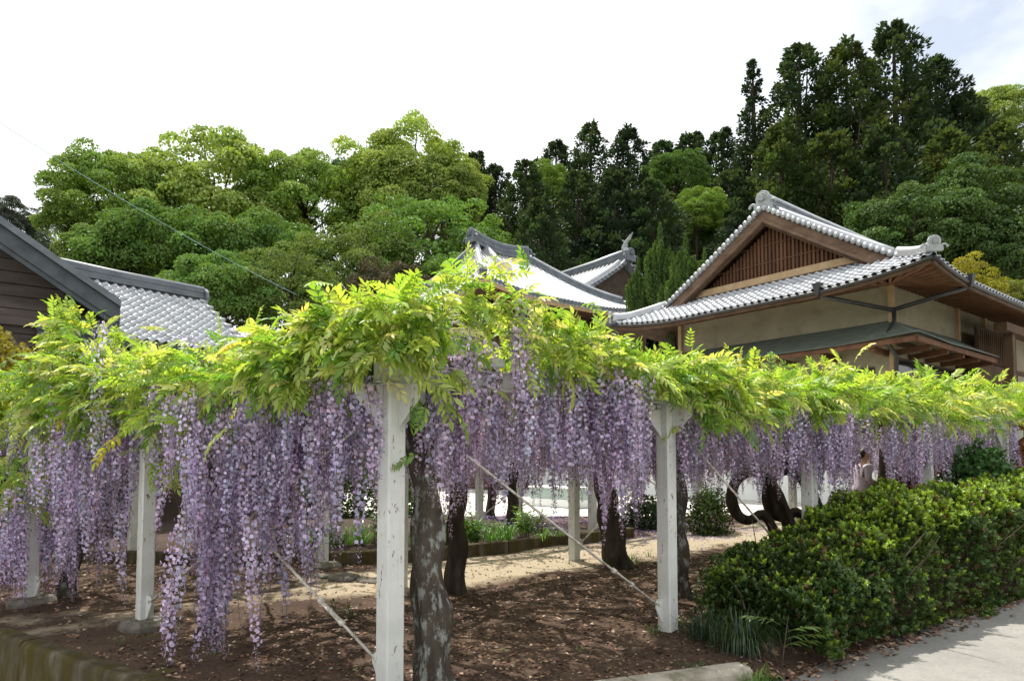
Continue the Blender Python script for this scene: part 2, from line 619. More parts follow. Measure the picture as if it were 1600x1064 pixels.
UH, VH = Vector((0.808, 0.589)), Vector((-0.83, 0.558))     # the two directions of the pergola grid
PA = Vector((-0.84, 4.83))                                   # its front corner


def st(s, t):
    p = PA + UH * s + VH * t
    return p.x, p.y


def to_st(x, y):
    dx, dy = x - PA.x, y - PA.y
    det = UH.x * VH.y - UH.y * VH.x
    return (dx * VH.y - dy * VH.x) / det, (UH.x * dy - UH.y * dx) / det


def garden_z(x, y):
    z = zg(x, y) + 0.05 * mnoise.noise(Vector((x * 0.9, y * 0.9, 3))) + 0.02 * mnoise.noise(Vector((x * 3, y * 3, 9)))
    if x > 1.6:
        k = min(1.0, max(0.0, (edge_dist(x, y)) / 0.7))
        w = min(1.0, (x - 1.6) / 0.8)
        lip = zr(x, y) - 0.02
        z = z * (1 - w * (1 - k)) + lip * (w * (1 - k))
    return z


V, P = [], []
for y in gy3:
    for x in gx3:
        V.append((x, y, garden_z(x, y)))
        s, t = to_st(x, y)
        band = math.exp(-((t - 3.75) / 0.95) ** 2) * min(1.0, max(0.35, 0.35 + (s - 1.5) * 0.4))  # path colour weakened toward the left, painting in the shade there
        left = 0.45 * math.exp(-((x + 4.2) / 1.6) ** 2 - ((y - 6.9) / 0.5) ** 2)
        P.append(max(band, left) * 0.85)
nx = len(gx3)
F = np.array([(j * nx + i, j * nx + i + 1, (j + 1) * nx + i + 1, (j + 1) * nx + i) for j in range(len(gy3) - 1) for i in range(nx - 1)])
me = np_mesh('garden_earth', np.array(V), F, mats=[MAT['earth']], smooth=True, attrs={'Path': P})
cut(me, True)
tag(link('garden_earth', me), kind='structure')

# sunlit concrete yard before the temple halls
V = np.array([(-14, 16.4, 0.375), (34, 16.4, 0.375), (34, 40, 0.40), (-14, 40, 0.40)])
tag(link('courtyard', np_mesh('courtyard', V, np.array([(0, 1, 2, 3)]), mats=[MAT['court']])), kind='structure')

# retaining wall along the left edge, kerb stones along the right
wl_root = empty('retaining_wall', (-4.9, 6.65, -0.62))
L0, L1 = Vector((-15.0, 12.95)), Vector((-1.12, 4.27))
dd = (L1 - L0).normalized()
nn = Vector((dd.y, -dd.x))
seg = 9
for i in range(seg):
    a = L0 + (L1 - L0) * (i / seg) + dd * 0.006
    b = L0 + (L1 - L0) * ((i + 1) / seg) - dd * 0.006
    m = MB()
    vs = []
    zt = zg(a.x, a.y) + 0.03
    for p in (a, b):
        zt = zg(p.x, p.y) + 0.02 + random.uniform(-0.008, 0.008)
        for off, z in ((-0.02, -1.0), (0.16, -1.0), (0.13, zt - 0.03), (0.10, zt), (-0.02, zt)):
            q = p + nn * off
            vs.append((q.x + 4.9, q.y - 6.65, z + 0.62))
    m.add(vs, [(4, 3, 2, 1, 0), (5, 6, 7, 8, 9)] + [(i2, (i2 + 1) % 5, 5 + (i2 + 1) % 5, 5 + i2) for i2 in range(5)])
    m.build('wall_section', 'concrete_mossy', wl_root, bevel=0.008)
tag(wl_root, 'low mossy concrete retaining wall edging the garden below the racemes', 'wall')

kroot = empty('kerb', (0.4, 4.9, 0))
K0, K1 = Vector((-1.0, 4.31)), Vector((1.80, 5.43))
kd = (K1 - K0).normalized()
kn = Vector((kd.y, -kd.x))
for i in range(3):
    a = K0 + (K1 - K0) * (i / 3) + kd * 0.006
    b = K0 + (K1 - K0) * ((i + 1) / 3) - kd * 0.006
    vs = []
    for p in (a, b):
        for off, z in ((-0.10, -0.5), (0.13, -0.5), (0.10, 0.035), (0.07, 0.06), (-0.08, 0.06), (-0.10, 0.04)):
            q = p + kn * off
            vs.append((q.x - 0.4, q.y - 4.9, z))
    MB().add(vs, [(5, 4, 3, 2, 1, 0), (6, 7, 8, 9, 10, 11)] + [(j, (j + 1) % 6, 6 + (j + 1) % 6, 6 + j) for j in range(6)]).build('kerb_stone', 'concrete', kroot, bevel=0.01)
tag(kroot, 'pale concrete kerb ending beside the strap-leaved clump at the road', 'kerb')

# planting bed behind the gravel walk, with its own concrete edging
bed_pts = [(-9.0, 10.4), (-4.6, 9.75), (-2.6, 9.75), (-1.2, 10.1), (2.15, 12.4)]
broot = empty('bed_edging', (-1.2, 10.1, 0.2))
for i, ((x0, y0), (x1, y1)) in enumerate(zip(bed_pts[:-1], bed_pts[1:])):
    n = max(1, int(math.hypot(x1 - x0, y1 - y0) / 1.3))
    for k in range(n):
        a = Vector((x0 + (x1 - x0) * k / n, y0 + (y1 - y0) * k / n))
        b = Vector((x0 + (x1 - x0) * (k + 1) / n, y0 + (y1 - y0) * (k + 1) / n))
        g = (b - a).normalized() * 0.006
        za, zb = zg(*a) + 0.17, zg(*b) + 0.17
        MB().bar((a.x + g.x + 1.2, a.y + g.y - 10.1, za - 0.2 - 0.17), (b.x - g.x + 1.2, b.y - g.y - 10.1, zb - 0.2 - 0.17), 0.13, 0.36).build('edging_stone', 'concrete_mossy', broot, bevel=0.012)
tag(broot, 'dark concrete edging around the bed of green lilies', 'edging')
bv = [(x, y + 0.02, zg(x, y) + 0.12) for x, y in bed_pts]
far = [(-9.0, 14.6, 0.40), (-4.6, 14.9, 0.41), (-2.6, 15.2, 0.41), (-1.0, 15.6, 0.41), (0.6, 14.6, 0.41)]
nb = len(bv)
VV, FF = [], []
for j in range(13):
    for i in range(nb):
        k = j / 12
        p = Vector(bv[i]).lerp(Vector(far[i]), k)
        VV.append((p.x, p.y, p.z + 0.03 * mnoise.noise(Vector((p.x * 2, p.y * 2, 0)))))
for j in range(12):
    for i in range(nb - 1):
        FF.append((j * nb + i, j * nb + i + 1, (j + 1) * nb + i + 1, (j + 1) * nb + i))
tag(link('bed_soil', np_mesh('bed_soil', VV, FF, mats=[MAT['bed']], smooth=True)), kind='structure')


# ------------------------------------------------------------------ pergolas
ROTP = math.atan2(UH.y, UH.x)
BEAM_Z = 2.15


def footing(parent, base):
    m = MB()
    vs = []
    n = 10
    for z, r in ((-0.10, 0.26), (0.03, 0.25), (0.075, 0.21), (0.085, 0.0)):
        for k in range(n):
            a = 2 * math.pi * k / n
            rr = r * (0.85 + 0.22 * mnoise.noise(Vector((math.cos(a) * 2 + base.x, math.sin(a) * 2 + base.y, 1))) + 0.12 * abs(math.cos(2 * a)))
            vs.append((rr * math.cos(a), rr * math.sin(a), z))
    fs = [(i * n + k, i * n + (k + 1) % n, (i + 1) * n + (k + 1) % n, (i + 1) * n + k) for i in range(3) for k in range(n)]
    m.add(vs, fs)
    return m.build('footing', 'dark_stone', parent)


def pergola(name, label, posts, beams, rods, rafters, foot=()):
    o0 = st(*posts[0][:2])
    root = empty(name, (o0[0], o0[1], 0))
    tag(root, label, 'pergola')

    def L(x, y, z):
        return (x - o0[0], y - o0[1], z)
    for i, (s, t, w) in enumerate(posts):
        x, y = st(s, t)
        zb = zg(x, y) - 0.06
        m = MB()
        m.box((-w / 2, -w / 2, zb), (w / 2, w / 2, BEAM_Z))
        p = m.build('post', 'white_steel', root, bevel=0.012, loc=L(x, y, 0))
        p.rotation_euler.z = ROTP + 0.14
        # gusset plates at the head, in the direction of both beams, and a cap plate
        if w > 0.11:
            for k, ang in enumerate((0, math.pi, math.pi / 2 + 0.3, -math.pi / 2 + 0.3)):
                g = MB()
                a0 = w / 2 + 0.002
                g.prism([(a0, BEAM_Z - 0.30), (a0 + 0.19, BEAM_Z - 0.10), (a0 + 0.19, BEAM_Z - 0.002), (a0, BEAM_Z - 0.002)], 1, -0.006, 0.006)
                go = g.build('gusset_plate', 'white_steel', p)
                go.rotation_euler.z = ang - 0.14
            m = MB()
            m.box((-w / 2 - 0.03, -w / 2 - 0.03, BEAM_Z - 0.004), (w / 2 + 0.03, w / 2 + 0.03, BEAM_Z + 0.008))
            m.build('cap_plate', 'white_steel', p)
        if i in foot:
            footing(root, Vector((x, y, 0))).location = L(x, y, zg(x, y))
    for (s0, t0), (s1, t1), w, h in beams:
        a, b = st(s0, t0), st(s1, t1)
        m = MB()
        zc = BEAM_Z + 0.011 + h / 2
        A, B = Vector(L(*a, zc)), Vector(L(*b, zc))
        d = (B - A).normalized()
        m.bar(A - d * 0.14, B + d * 0.14, 0.012, h - 0.024)
        for k in (-1, 1):
            m.bar(A - d * 0.14 + Vector((0, 0, k * (h / 2 - 0.006))), B + d * 0.14 + Vector((0, 0, k * (h / 2 - 0.006))), w, 0.011)
        m.build('beam', 'white_steel', root)
    for (s0, t0), (s1, t1) in rafters:
        a, b = st(s0, t0), st(s1, t1)
        m = MB()
        zc = BEAM_Z + 0.20
        m.bar(L(*a, zc), L(*b, zc), 0.05, 0.06)
        m.build('rafter', 'white_steel', root)
    for (s0, t0), (s1, t1) in rods:
        # tie rod from the foot of the first post to the head of the second
        a, b = st(s0, t0), st(s1, t1)
        A = Vector(L(*a, zg(*a) + 0.24))
        B = Vector(L(*b, BEAM_Z - 0.16))
        d = (B - A).normalized()
        hd = Vector((d.x, d.y, 0)).normalized()
        A2, B2 = A + hd * 0.12, B - hd * 0.12
        d = (B2 - A2).normalized()
        m = MB()
        m.tube([A2, B2], 0.011, 7)
        ro = m.build('tie_rod', 'rod', root, smooth=True)
        q = A2 + d * 0.42
        m = MB()
        sd = d.cross(Vector((0, 0, 1))).normalized() * 0.016
        m.tube([q + sd, q + sd + d * 0.26], 0.007, 6)
        m.tube([q - sd, q - sd + d * 0.26], 0.007, 6)
        m.tube([q - d * 0.02, q + d * 0.02], 0.024, 7)
        m.tube([q + d * 0.24, q + d * 0.28], 0.024, 7)
        m.build('turnbuckle', 'rod', ro, smooth=True)
        # lug plate on the foot of the post
        m = MB()
        sn = hd.cross(Vector((0, 0, 1)))
        pl = [(0.06, -0.16), (0.10, -0.14), (0.16, -0.02), (0.165, 0.03), (0.13, 0.06), (0.06, 0.07)]
        P0 = Vector((A.x, A.y, A.z))
        vs = [P0 + hd * u + Vector((0, 0, w)) + sn * 0.007 for u, w in pl] + [P0 + hd * u + Vector((0, 0, w)) - sn * 0.007 for u, w in pl]
        n = len(pl)
        m.add(vs, [tuple(range(n)), tuple(range(2 * n - 1, n - 1, -1))] + [(k, (k + 1) % n, n + (k + 1) % n, n + k) for k in range(n)])
        m.tube([P0 + hd * 0.12 + sn * 0.02 + Vector((0, 0, 0.02)), P0 + hd * 0.12 - sn * 0.02 + Vector((0, 0, 0.02))], 0.014, 7)
        m.build('lug_plate', 'white_steel', ro)
    return root


front_posts = [(0, 0, 0.145), (2.83, 0, 0.14), (5.24, 0, 0.14), (8.2, 0, 0.14), (11.0, 0, 0.14), (13.8, 0, 0.14), (16.6, 0, 0.14),
               (0.02, 3.2, 0.13), (2.83, 3.35, 0.13), (5.76, 3.5, 0.13), (11.2, 3.4, 0.13), (14.0, 3.4, 0.13)]
front_beams = [((0, 0), (16.6, 0), 0.10, 0.15), ((0, 3.3), (16.6, 3.4), 0.10, 0.15)]
front_rafters = [((s, -0.25), (s, 3.6)) for s in np.arange(0.0, 16.7, 0.7)]
front_rods = [((0, 0), (0, 3.2)), ((2.83, 0), (0, 0)), ((0, 3.2), (0, 0)), ((5.24, 0), (2.83, 0)), ((5.76, 3.5), (8.2, 3.4))]
perg1 = pergola('pergola', 'white steel pergola with chipped square posts and tie rods along the road', front_posts, front_beams, front_rods, front_rafters, foot=(7,))
back_posts = [(-0.19, 5.05, 0.13), (3.16, 5.2, 0.12), (8.3, 5.3, 0.13), (11.0, 5.1, 0.12), (8.1, 7.66, 0.13), (5.0, 7.7, 0.12), (2.0, 7.7, 0.12), (10.6, 9.1, 0.12), (13.5, 5.2, 0.12)]
back_beams = [((-0.2, 5.1), (13.5, 5.2), 0.10, 0.15), ((2.0, 7.7), (13.5, 7.7), 0.10, 0.15)]
back_rafters = [((s, 4.8), (s, 7.9)) for s in np.arange(0.0, 13.6, 0.9)]
back_rods = [((-0.19, 5.05), (0.02, 3.25)), ((8.1, 7.66), (10.6, 7.7)), ((8.3, 5.3), (11, 5.1)), ((11, 5.1), (8.3, 5.3)), ((3.16, 5.2), (0, 5.1))]
perg2 = pergola('pergola', 'second white steel pergola beyond the gravel walk, over the lily bed', back_posts, back_beams, back_rods, back_rafters, foot=(0, 1, 7))

# ------------------------------------------------------------------ wisteria building blocks
GREEN_STALK = (0.20, 0.20, 0.07)


def floret():
    # folded banner petal (two quads) and dark keel (one quad); +Y outward, +Z up, about 1 unit wide
    V = np.array([(0, 0, 0), (-0.50, 0.16, 0.22), (-0.36, 0.02, 0.78), (0, 0.0, 0.92), (0.36, 0.02, 0.78), (0.50, 0.16, 0.22),
                  (0, 0.10, 0.12), (-0.22, 0.50, 0.02), (0, 0.62, 0.20), (0.22, 0.50, 0.02)])
    F = np.array([(0, 3, 2, 1), (0, 5, 4, 3), (6, 9, 8, 7)])
    lil, dark = np.array((0.665, 0.585, 0.76)), np.array((0.26, 0.165, 0.36))
    C = np.array([lil * 1.15] + [lil, lil * 0.96, lil * 0.95, lil * 0.96, lil] + [dark * 1.3, dark, dark * 0.9, dark])
    return V, F, C


FV, FF_, FC = floret()


def raceme_mesh(name, L, n, rad, bud=0.22, coarse=1.0):
    k = np.arange(n)
    u = (k + 0.5) / n
    u = u ** 0.92
    z = -0.04 - u * L
    ang = k * 2.399963 + rng.normal(0, 0.25, n)
    prof = rad * (0.75 + 0.45 * np.minimum(1, u / 0.15)) * (1 - 0.80 * np.clip((u - 0.25) / 0.75, 0, 1))
    r = prof * rng.uniform(0.55, 1.1, n)
    sway = np.array([0.018 * np.sin(z * 5 + name.__hash__() % 7), 0.018 * np.cos(z * 4), np.zeros(n)]).T
    out = np.stack([np.cos(ang), np.sin(ang), np.zeros(n)], -1)
    O = out * r[:, None] + sway
    O[:, 2] = z + rng.normal(0, 0.008, n)
    Yd = out + rand_unit(n) * 0.45 + np.array([0, 0, -0.15])
    M = frames(Yd, np.array([0, 0, 1.0]) + rand_unit(n) * 0.35)
    isbud = u > (1 - bud) + rng.normal(0, 0.05, n)
    size = np.where(isbud, 0.012, 0.030) * rng.uniform(0.8, 1.2, n) * coarse
    tint = np.ones((n, 3)) * rng.uniform(0.45, 1.28, n)[:, None]
    tint[:, 0] *= rng.uniform(0.9, 1.1, n)
    tint[isbud] *= np.array([0.7, 0.6, 0.62])
    brown = rng.random(n) < 0.02
    tint[brown] = np.array([0.45, 0.36, 0.2])
    a = inst(FV, FF_, FC, O, M, size, tint)
    # stalk
    pts = np.array([(0.018 * math.sin(zz * 5 + name.__hash__() % 7) * (1 if zz < 0 else 0), 0.018 * math.cos(zz * 4) * (1 if zz < 0 else 0), zz) for zz in np.linspace(0.02, -L - 0.05, 8)])
    sv, sf = [], []
    for i, p in enumerate(pts):
        for q in range(3):
            an = 2.09 * q
            sv.append(p + np.array([math.cos(an), math.sin(an), 0]) * (0.0028 if i < 7 else 0.0012))
    for i in range(7):
        for q in range(3):
            sf.append((i * 3 + q, i * 3 + (q + 1) % 3, i * 3 + 3 + (q + 1) % 3, i * 3 + 3 + q))
    b = (np.array(sv), np.array(sf), np.tile(np.array(GREEN_STALK), (len(sv), 1)))
    V, F, C = cat_parts([a, b])
    return np_mesh(name, V, F, C, [MAT['petal']])


RACEMES = []      # (length, mesh)
for i, (L, n) in enumerate([(0.38, 55), (0.46, 66), (0.54, 78), (0.62, 88), (0.70, 96), (0.78, 104), (0.88, 116), (0.98, 124), (1.10, 134), (1.22, 146)]):
    RACEMES.append((L, raceme_mesh('raceme', L, n, 0.052 - 0.004 * (i % 3))))


def leaflet_geo(w=0.19):
    # lance-shaped leaflet along +Y, folded on its midrib and curling down at the tip
    V = np.array([(0, 0, 0), (-w * 0.9, 0.30, 0.05), (-w * 0.75, 0.62, 0.03), (0, 1.0, -0.12), (w * 0.75, 0.62, 0.03), (w * 0.9, 0.30, 0.05), (0, 0.32, -0.02), (0, 0.64, -0.05)])
    F = np.array([(0, 6, 1, 1), (6, 7, 2, 1), (7, 3, 2, 2), (0, 5, 6, 6), (5, 4, 7, 6), (4, 3, 7, 7)])
    F = np.array([(0, 6, 1), (6, 7, 2), (6, 2, 1), (7, 3, 2), (0, 5, 6), (5, 4, 7), (5, 7, 6), (4, 3, 7)])
    return V, F


LV, LF = leaflet_geo()


def compound_leaf(pairs, length, droop, col, young):
    parts = []
    O, Yd, Zd, sc, tint = [], [], [], [], []
    pts = []
    for i in range(pairs * 2 + 2):
        u = i / (pairs * 2 + 1)
        y = length * u * (1 - 0.10 * droop * u)
        z = -droop * length * 0.55 * u * u + 0.04 * u
        pts.append(np.array((0.0, y, z)))
    for i in range(pairs):
        u = 0.22 + 0.70 * i / max(1, pairs - 1)
        k = u * (len(pts) - 1)
        p = pts[int(k)] * (1 - k % 1) + pts[min(int(k) + 1, len(pts) - 1)] * (k % 1)
        tang = unit(pts[min(int(k) + 1, len(pts) - 1)] - pts[int(k)] + 1e-6)
        for sgn in (-1, 1):
            d = np.array((sgn * 0.95, 0.55 + 0.3 * u, 0)) + tang * np.array((0, 0, 0.6)) + np.array((0, 0, -0.12 - 0.35 * droop * rng.random())) + rng.normal(0, 0.10, 3)
            O.append(p)
            Yd.append(d)
            Zd.append(np.array((0, 0.1, 1.0)) + rng.normal(0, 0.22, 3))
            sc.append((0.070 + 0.022 * math.sin(math.pi * u)) * (length / 0.28) * rng.uniform(0.85, 1.12))
    O.append(pts[-1])
    Yd.append(unit(pts[-1] - pts[-2]) + np.array((0, 0, -0.15)))
    Zd.append(np.array((0, 0, 1.0)))
    sc.append(0.092 * length / 0.28)
    n = len(O)
    t = np.array(col)[None] * rng.uniform(0.8, 1.18, n)[:, None]
    t[:, 0] *= rng.uniform(0.9, 1.12, n)
    C1 = np.ones((len(LV), 3))
    a = inst(LV, LF, C1, np.array(O), frames(np.array(Yd), np.array(Zd)), np.array(sc), t)
    sv, sf = [], []
    for i, p in enumerate(pts):
        for q in range(3):
            an = 2.09 * q
            sv.append(p + np.array((math.cos(an), 0, math.sin(an))) * 0.0028)
    for i in range(len(pts) - 1):
        for q in range(3):
            A, B = i * 3 + q, i * 3 + (q + 1) % 3
            sf += [(A, B, B + 3), (A, B + 3, A + 3)]
    b = (np.array(sv), np.array(sf), np.tile(np.array(col) * 0.9, (len(sv), 1)))
    return cat_parts([a, b])


LEAF_COLS = [(0.39, 0.50, 0.08), (0.31, 0.46, 0.06), (0.47, 0.54, 0.13), (0.23, 0.39, 0.05), (0.37, 0.49, 0.08), (0.17, 0.32, 0.045), (0.53, 0.54, 0.17)]
LEAVES = []
for i in range(9):
    geo = compound_leaf(5 + i % 3, 0.23 + 0.03 * (i % 4), [0.2, 0.5, 0.8, 1.1][i % 4], LEAF_COLS[i % 7], i % 2)
    LEAVES.append((geo, np_mesh('leaf', geo[0], geo[1], geo[2], [MAT['leaf']])))


# canopy height over the grid directions
def fbm(x, y, z=0.0):
    return mnoise.noise(Vector((x, y, z))) + 0.5 * mnoise.noise(Vector((2 * x, 2 * y, z + 5)))


def canopy_top(s, t):
    z = 2.50 + 0.17 * fbm(s * 0.75, t * 0.75, 1.3) + 0.08 * mnoise.noise(Vector((s * 2.6, t * 2.6, 4)))
    z += 0.52 * math.exp(-((s - 0.55) / 0.62) ** 2 - ((t - 0.05) / 0.9) ** 2)
    z += 0.10 * math.exp(-((s - 0.0) / 1.2) ** 2 - ((t - 1.4) / 1.0) ** 2)
    z += 0.62 * math.exp(-((s + 0.2) / 0.8) ** 2 - ((t - 4.25) / 0.55) ** 2)
    z -= 0.16 * math.exp(-((s + 0.2) / 0.9) ** 2 - ((t - 2.8) / 0.45) ** 2)
    z += 0.10 * math.exp(-((s - 2.9) / 0.9) ** 2)
    z += 0.10 * math.exp(-((s - 8.5) / 1.5) ** 2) + 0.05 * max(0, s - 8)
    if s > 1.8:
        z += 0.20 * mnoise.noise(Vector((s * 1.15, t * 0.9, 61))) + 0.10 * mnoise.noise(Vector((s * 2.7, t * 2.0, 66)))
    if t > 4.4:
        z -= 0.12
    return z


def in_canopy(s, t):
    """0 outside, 1 inside: front strip and back strip joined by a thin band at their left ends."""
    e = 0.22 * mnoise.noise(Vector((s * 1.1, t * 1.1, 8)))
    if -0.42 + e < s < 18.5 and (-0.42 if s < 2.5 else -0.28) + e < t < 3.75 + e:
        return True
    if -0.5 + e < s < 1.0 + 2 * e and 3.7 <= t < 5.0:
        return True
    if -0.55 + e < s < 14.5 and 4.9 + e < t < 8.1 + e:
        return True
    return False


# vines: (base x, y, head shift, radius, look, label)
VINES = [
    ((-0.52, 5.02), (-0.22, 0.12), 0.108, 'bark_lichen', 'lichen-patched pale wisteria trunk hugging the corner post of the pergola, with its drapery'),
    ((-0.65, 8.1), (0.02, 0.05), 0.095, 'bark', 'straight near-black wisteria trunk between the two pergolas, with its drapery'),
    ((1.92, 7.85), (-0.05, 0.0), 0.075, 'bark_lichen', 'slim grey wisteria trunk behind the second roadside post, with its drapery'),
    ((-2.77, 6.5), (-0.05, 0.1), 0.075, 'bark', 'dark wisteria trunk wrapped in the longest racemes beside the post on a stone footing'),
    ((-4.95, 7.8), (0.05, 0.1), 0.085, 'bark_lichen', 'greyish wisteria trunk in the far left bay by the retaining wall'),
    ((3.35, 9.6), (0.0, 0.1), 0.085, 'bark', 'wisteria with a trunk twisted into an open loop behind the hedge'),
    ((6.45, 11.9), (0.0, 0.05), 0.13, 'bark', 'wisteria with upright black trunk near the woman in lavender'),
    ((1.52, 9.65), (-0.40, 0.2), 0.135, 'bark', 'thick leaning wisteria trunk rising from the gravel walk'),
    ((-0.44, 15.3), (0.0, 0.0), 0.08, 'bark', 'thin dark wisteria trunk at the concrete yard, with its drapery'),
    ((0.02, 13.4), (0.0, 0.05), 0.085, 'bark', 'dark wisteria trunk standing in the lily bed, with its drapery'),
    ((3.95, 9.9), (0.05, 0.0), 0.10, 'bark', 'black wisteria trunk right beside the looped one'),
    ((6.95, 12.1), (-0.25, 0.0), 0.14, 'bark', 'leaning black wisteria trunk paired with the upright one near the woman'),
    ((9.8, 13.8), (0.0, 0.0), 0.12, 'bark', 'wisteria at the far end of the roadside pergola, beyond the hedge'),
    ((-3.6, 11.0), (0.0, 0.0), 0.10, 'bark', 'wisteria at the back left of the lily bed'),
]
roots = []
for (bx, by), (hx, hy), rad, look, label in VINES:
    zb = zg(bx, by) - 0.05
    rt = empty('wisteria', (bx, by, zb))
    tag(rt, label, 'wisteria')
    roots.append(rt)
    h = BEAM_Z + 0.05 - zb
    m = MB()
    pts, rr = [], []
    looped = 'loop' in label
    n = 15
    for i in range(n):
        u = i / (n - 1)
        wx = 0.035 * mnoise.noise(Vector((bx * 3, u * 3.1, 1)))
        wy = 0.035 * mnoise.noise(Vector((by * 3, u * 3.1, 7)))
        pts.append((hx * u + wx, hy * u + wy, h * u))
        rr.append(rad * (1.22 - 0.42 * u + 0.25 * math.exp(-u * 14)))
    if looped:
        # the stem swings out, doubles back on itself and climbs on: an open ring
        pts = [(0.30, 0, 0), (0.27, 0.0, 0.35), (0.24, 0.02, 0.6), (0.12, 0.03, 0.78), (-0.06, 0.02, 0.70), (-0.24, -0.02, 0.78), (-0.33, -0.04, 1.0),
               (-0.27, -0.05, 1.22), (-0.08, -0.04, 1.36), (0.10, -0.02, 1.34), (0.24, 0.0, 1.2), (0.36, 0.0, 0.95), (0.5, 0.05, 0.6), (0.62, 0.1, 0.0)]
        rr = [0.05, 0.05, 0.05, 0.05, 0.05, 0.052, 0.052, 0.054, 0.056, 0.058, 0.062, 0.066, 0.075, 0.09]
        pts, rr = spline(pts, rr)
        m.tube(pts, [r_ * 1.25 for r_ in rr], 14, wob=0.5, flute=0.10)
        m.tube([(-0.02, -0.03, 1.33), (-0.05, 0.0, 1.6), (0.0, 0.05, 1.9), (0.02, 0.1, h)], [0.07, 0.062, 0.058, 0.055], 9, wob=0.3)
    else:
        pts, rr = spline(pts, rr, 3)
        m.tube(pts, rr, 18, wob=0.6, flute=0.09)
    m.build('trunk', look, rt, smooth=True)
    # gnarled branches spreading over the beams
    for k in range(7):
        a0 = rng.uniform(0, 2 * math.pi)
        q = Vector((hx, hy, h + 0.02)) if not looped else Vector((0.02, 0.1, h))
        pts, rr = [q.copy()], [0.042]
        L = rng.uniform(1.2, 2.6)
        for i in range(9):
            a0 += rng.normal(0, 0.33)
            q = q + Vector((math.cos(a0), math.sin(a0), 0)) * (L / 9)
            q.z = h + 0.09 + 0.09 * math.sin(i * 1.1 + k) + (0.05 if i > 2 else 0)
            sq, tq = to_st(q.x + bx, q.y + by)
            sq, tq = max(sq, 0.12 + 0.1 * math.sin(i)), max(tq, 0.12 + 0.1 * math.cos(i))
            q.x, q.y = st(sq, tq)[0] - bx, st(sq, tq)[1] - by
            pts.append(q.copy())
            rr.append(0.040 * (1 - i / 10) + 0.006)
        MB().tube(pts, rr, 7, wob=0.3).build('branch', 'twig' if k % 2 else 'bark', rt, smooth=True)
vine_xy = np.array([v[0] for v in VINES])


def owner(x, y):
    return int(np.argmin((vine_xy[:, 0] - x) ** 2 + (vine_xy[:, 1] - y) ** 2))


def near_post(x, y, z, bare):
    # keep the sight line in front of the corner post's head and the second post mostly clear
    for (px, py, r) in ((-0.84, 4.83, bare), (1.45, 6.50, bare * 0.8)):
        d = Vector((px, py)).normalized()
        along = x * d.x + y * d.y
        side = abs(x * d.y - y * d.x) * Vector((px, py)).length / max(along, 0.1)
        if along < Vector((px, py)).length + 0.05 and side < r:
            return True
    return False


# ---- leaves
leaf_O, leaf_Y, leaf_Z, leaf_S, leaf_T = [], [], [], [], []


def add_leaf(x, y, z, Y, Z, sc, tint):
    leaf_O.append((x, y, z))
    leaf_Y.append(Y)
    leaf_Z.append(Z)
    leaf_S.append(sc)
    leaf_T.append(tint)


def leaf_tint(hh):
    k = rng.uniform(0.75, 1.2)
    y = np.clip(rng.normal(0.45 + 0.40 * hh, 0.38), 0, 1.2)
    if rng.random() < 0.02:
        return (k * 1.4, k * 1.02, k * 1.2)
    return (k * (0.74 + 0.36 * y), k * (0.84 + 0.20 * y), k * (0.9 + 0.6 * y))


for s0 in np.arange(-0.7, 18.5, 0.5):
    for t0 in np.arange(-0.7, 8.3, 0.5):
        near = t0 < 0.6 or (s0 < 0.6 and t0 < 5.5)
        x, y = st(s0, t0)
        dist = math.hypot(x, y)
        dens = 225 if near else (66 if t0 < 3.8 else 46)
        if dist > 11:
            dens *= 0.65
        for k in range(int(dens * 0.25 + rng.random())):
            s, t = s0 + rng.random() * 0.5, t0 + rng.random() * 0.5
            if not in_canopy(s, t):
                continue
            x, y = st(s, t)
            hole = mnoise.noise(Vector((s * 1.7, t * 1.7, 31))) + 0.5 * mnoise.noise(Vector((s * 4, t * 4, 33)))
            if near and hole < (-0.12 if s > 1.2 else 0.02) and rng.random() < 0.72:
                continue
            top = canopy_top(s, t)
            if rng.random() < 0.06:
                top += rng.exponential(0.12)
            h = 1 - min(1.0, rng.exponential(0.28))
            z = 2.18 + (top - 2.18) * h
            a = rng.uniform(0, 2 * math.pi)
            el = rng.normal(0.15 + 0.45 * h, 0.45)
            Y = np.array((math.cos(a) * math.cos(el), math.sin(a) * math.cos(el), math.sin(el)))
            Y[:2] += np.array((-0.15, -0.25))
            add_leaf(x, y, z, Y, np.array((0, 0, 1.0)) + rand_unit(1)[0] * 0.75, rng.uniform(0.60, 1.02) * (1.15 if dist > 10 else 1), leaf_tint(h))
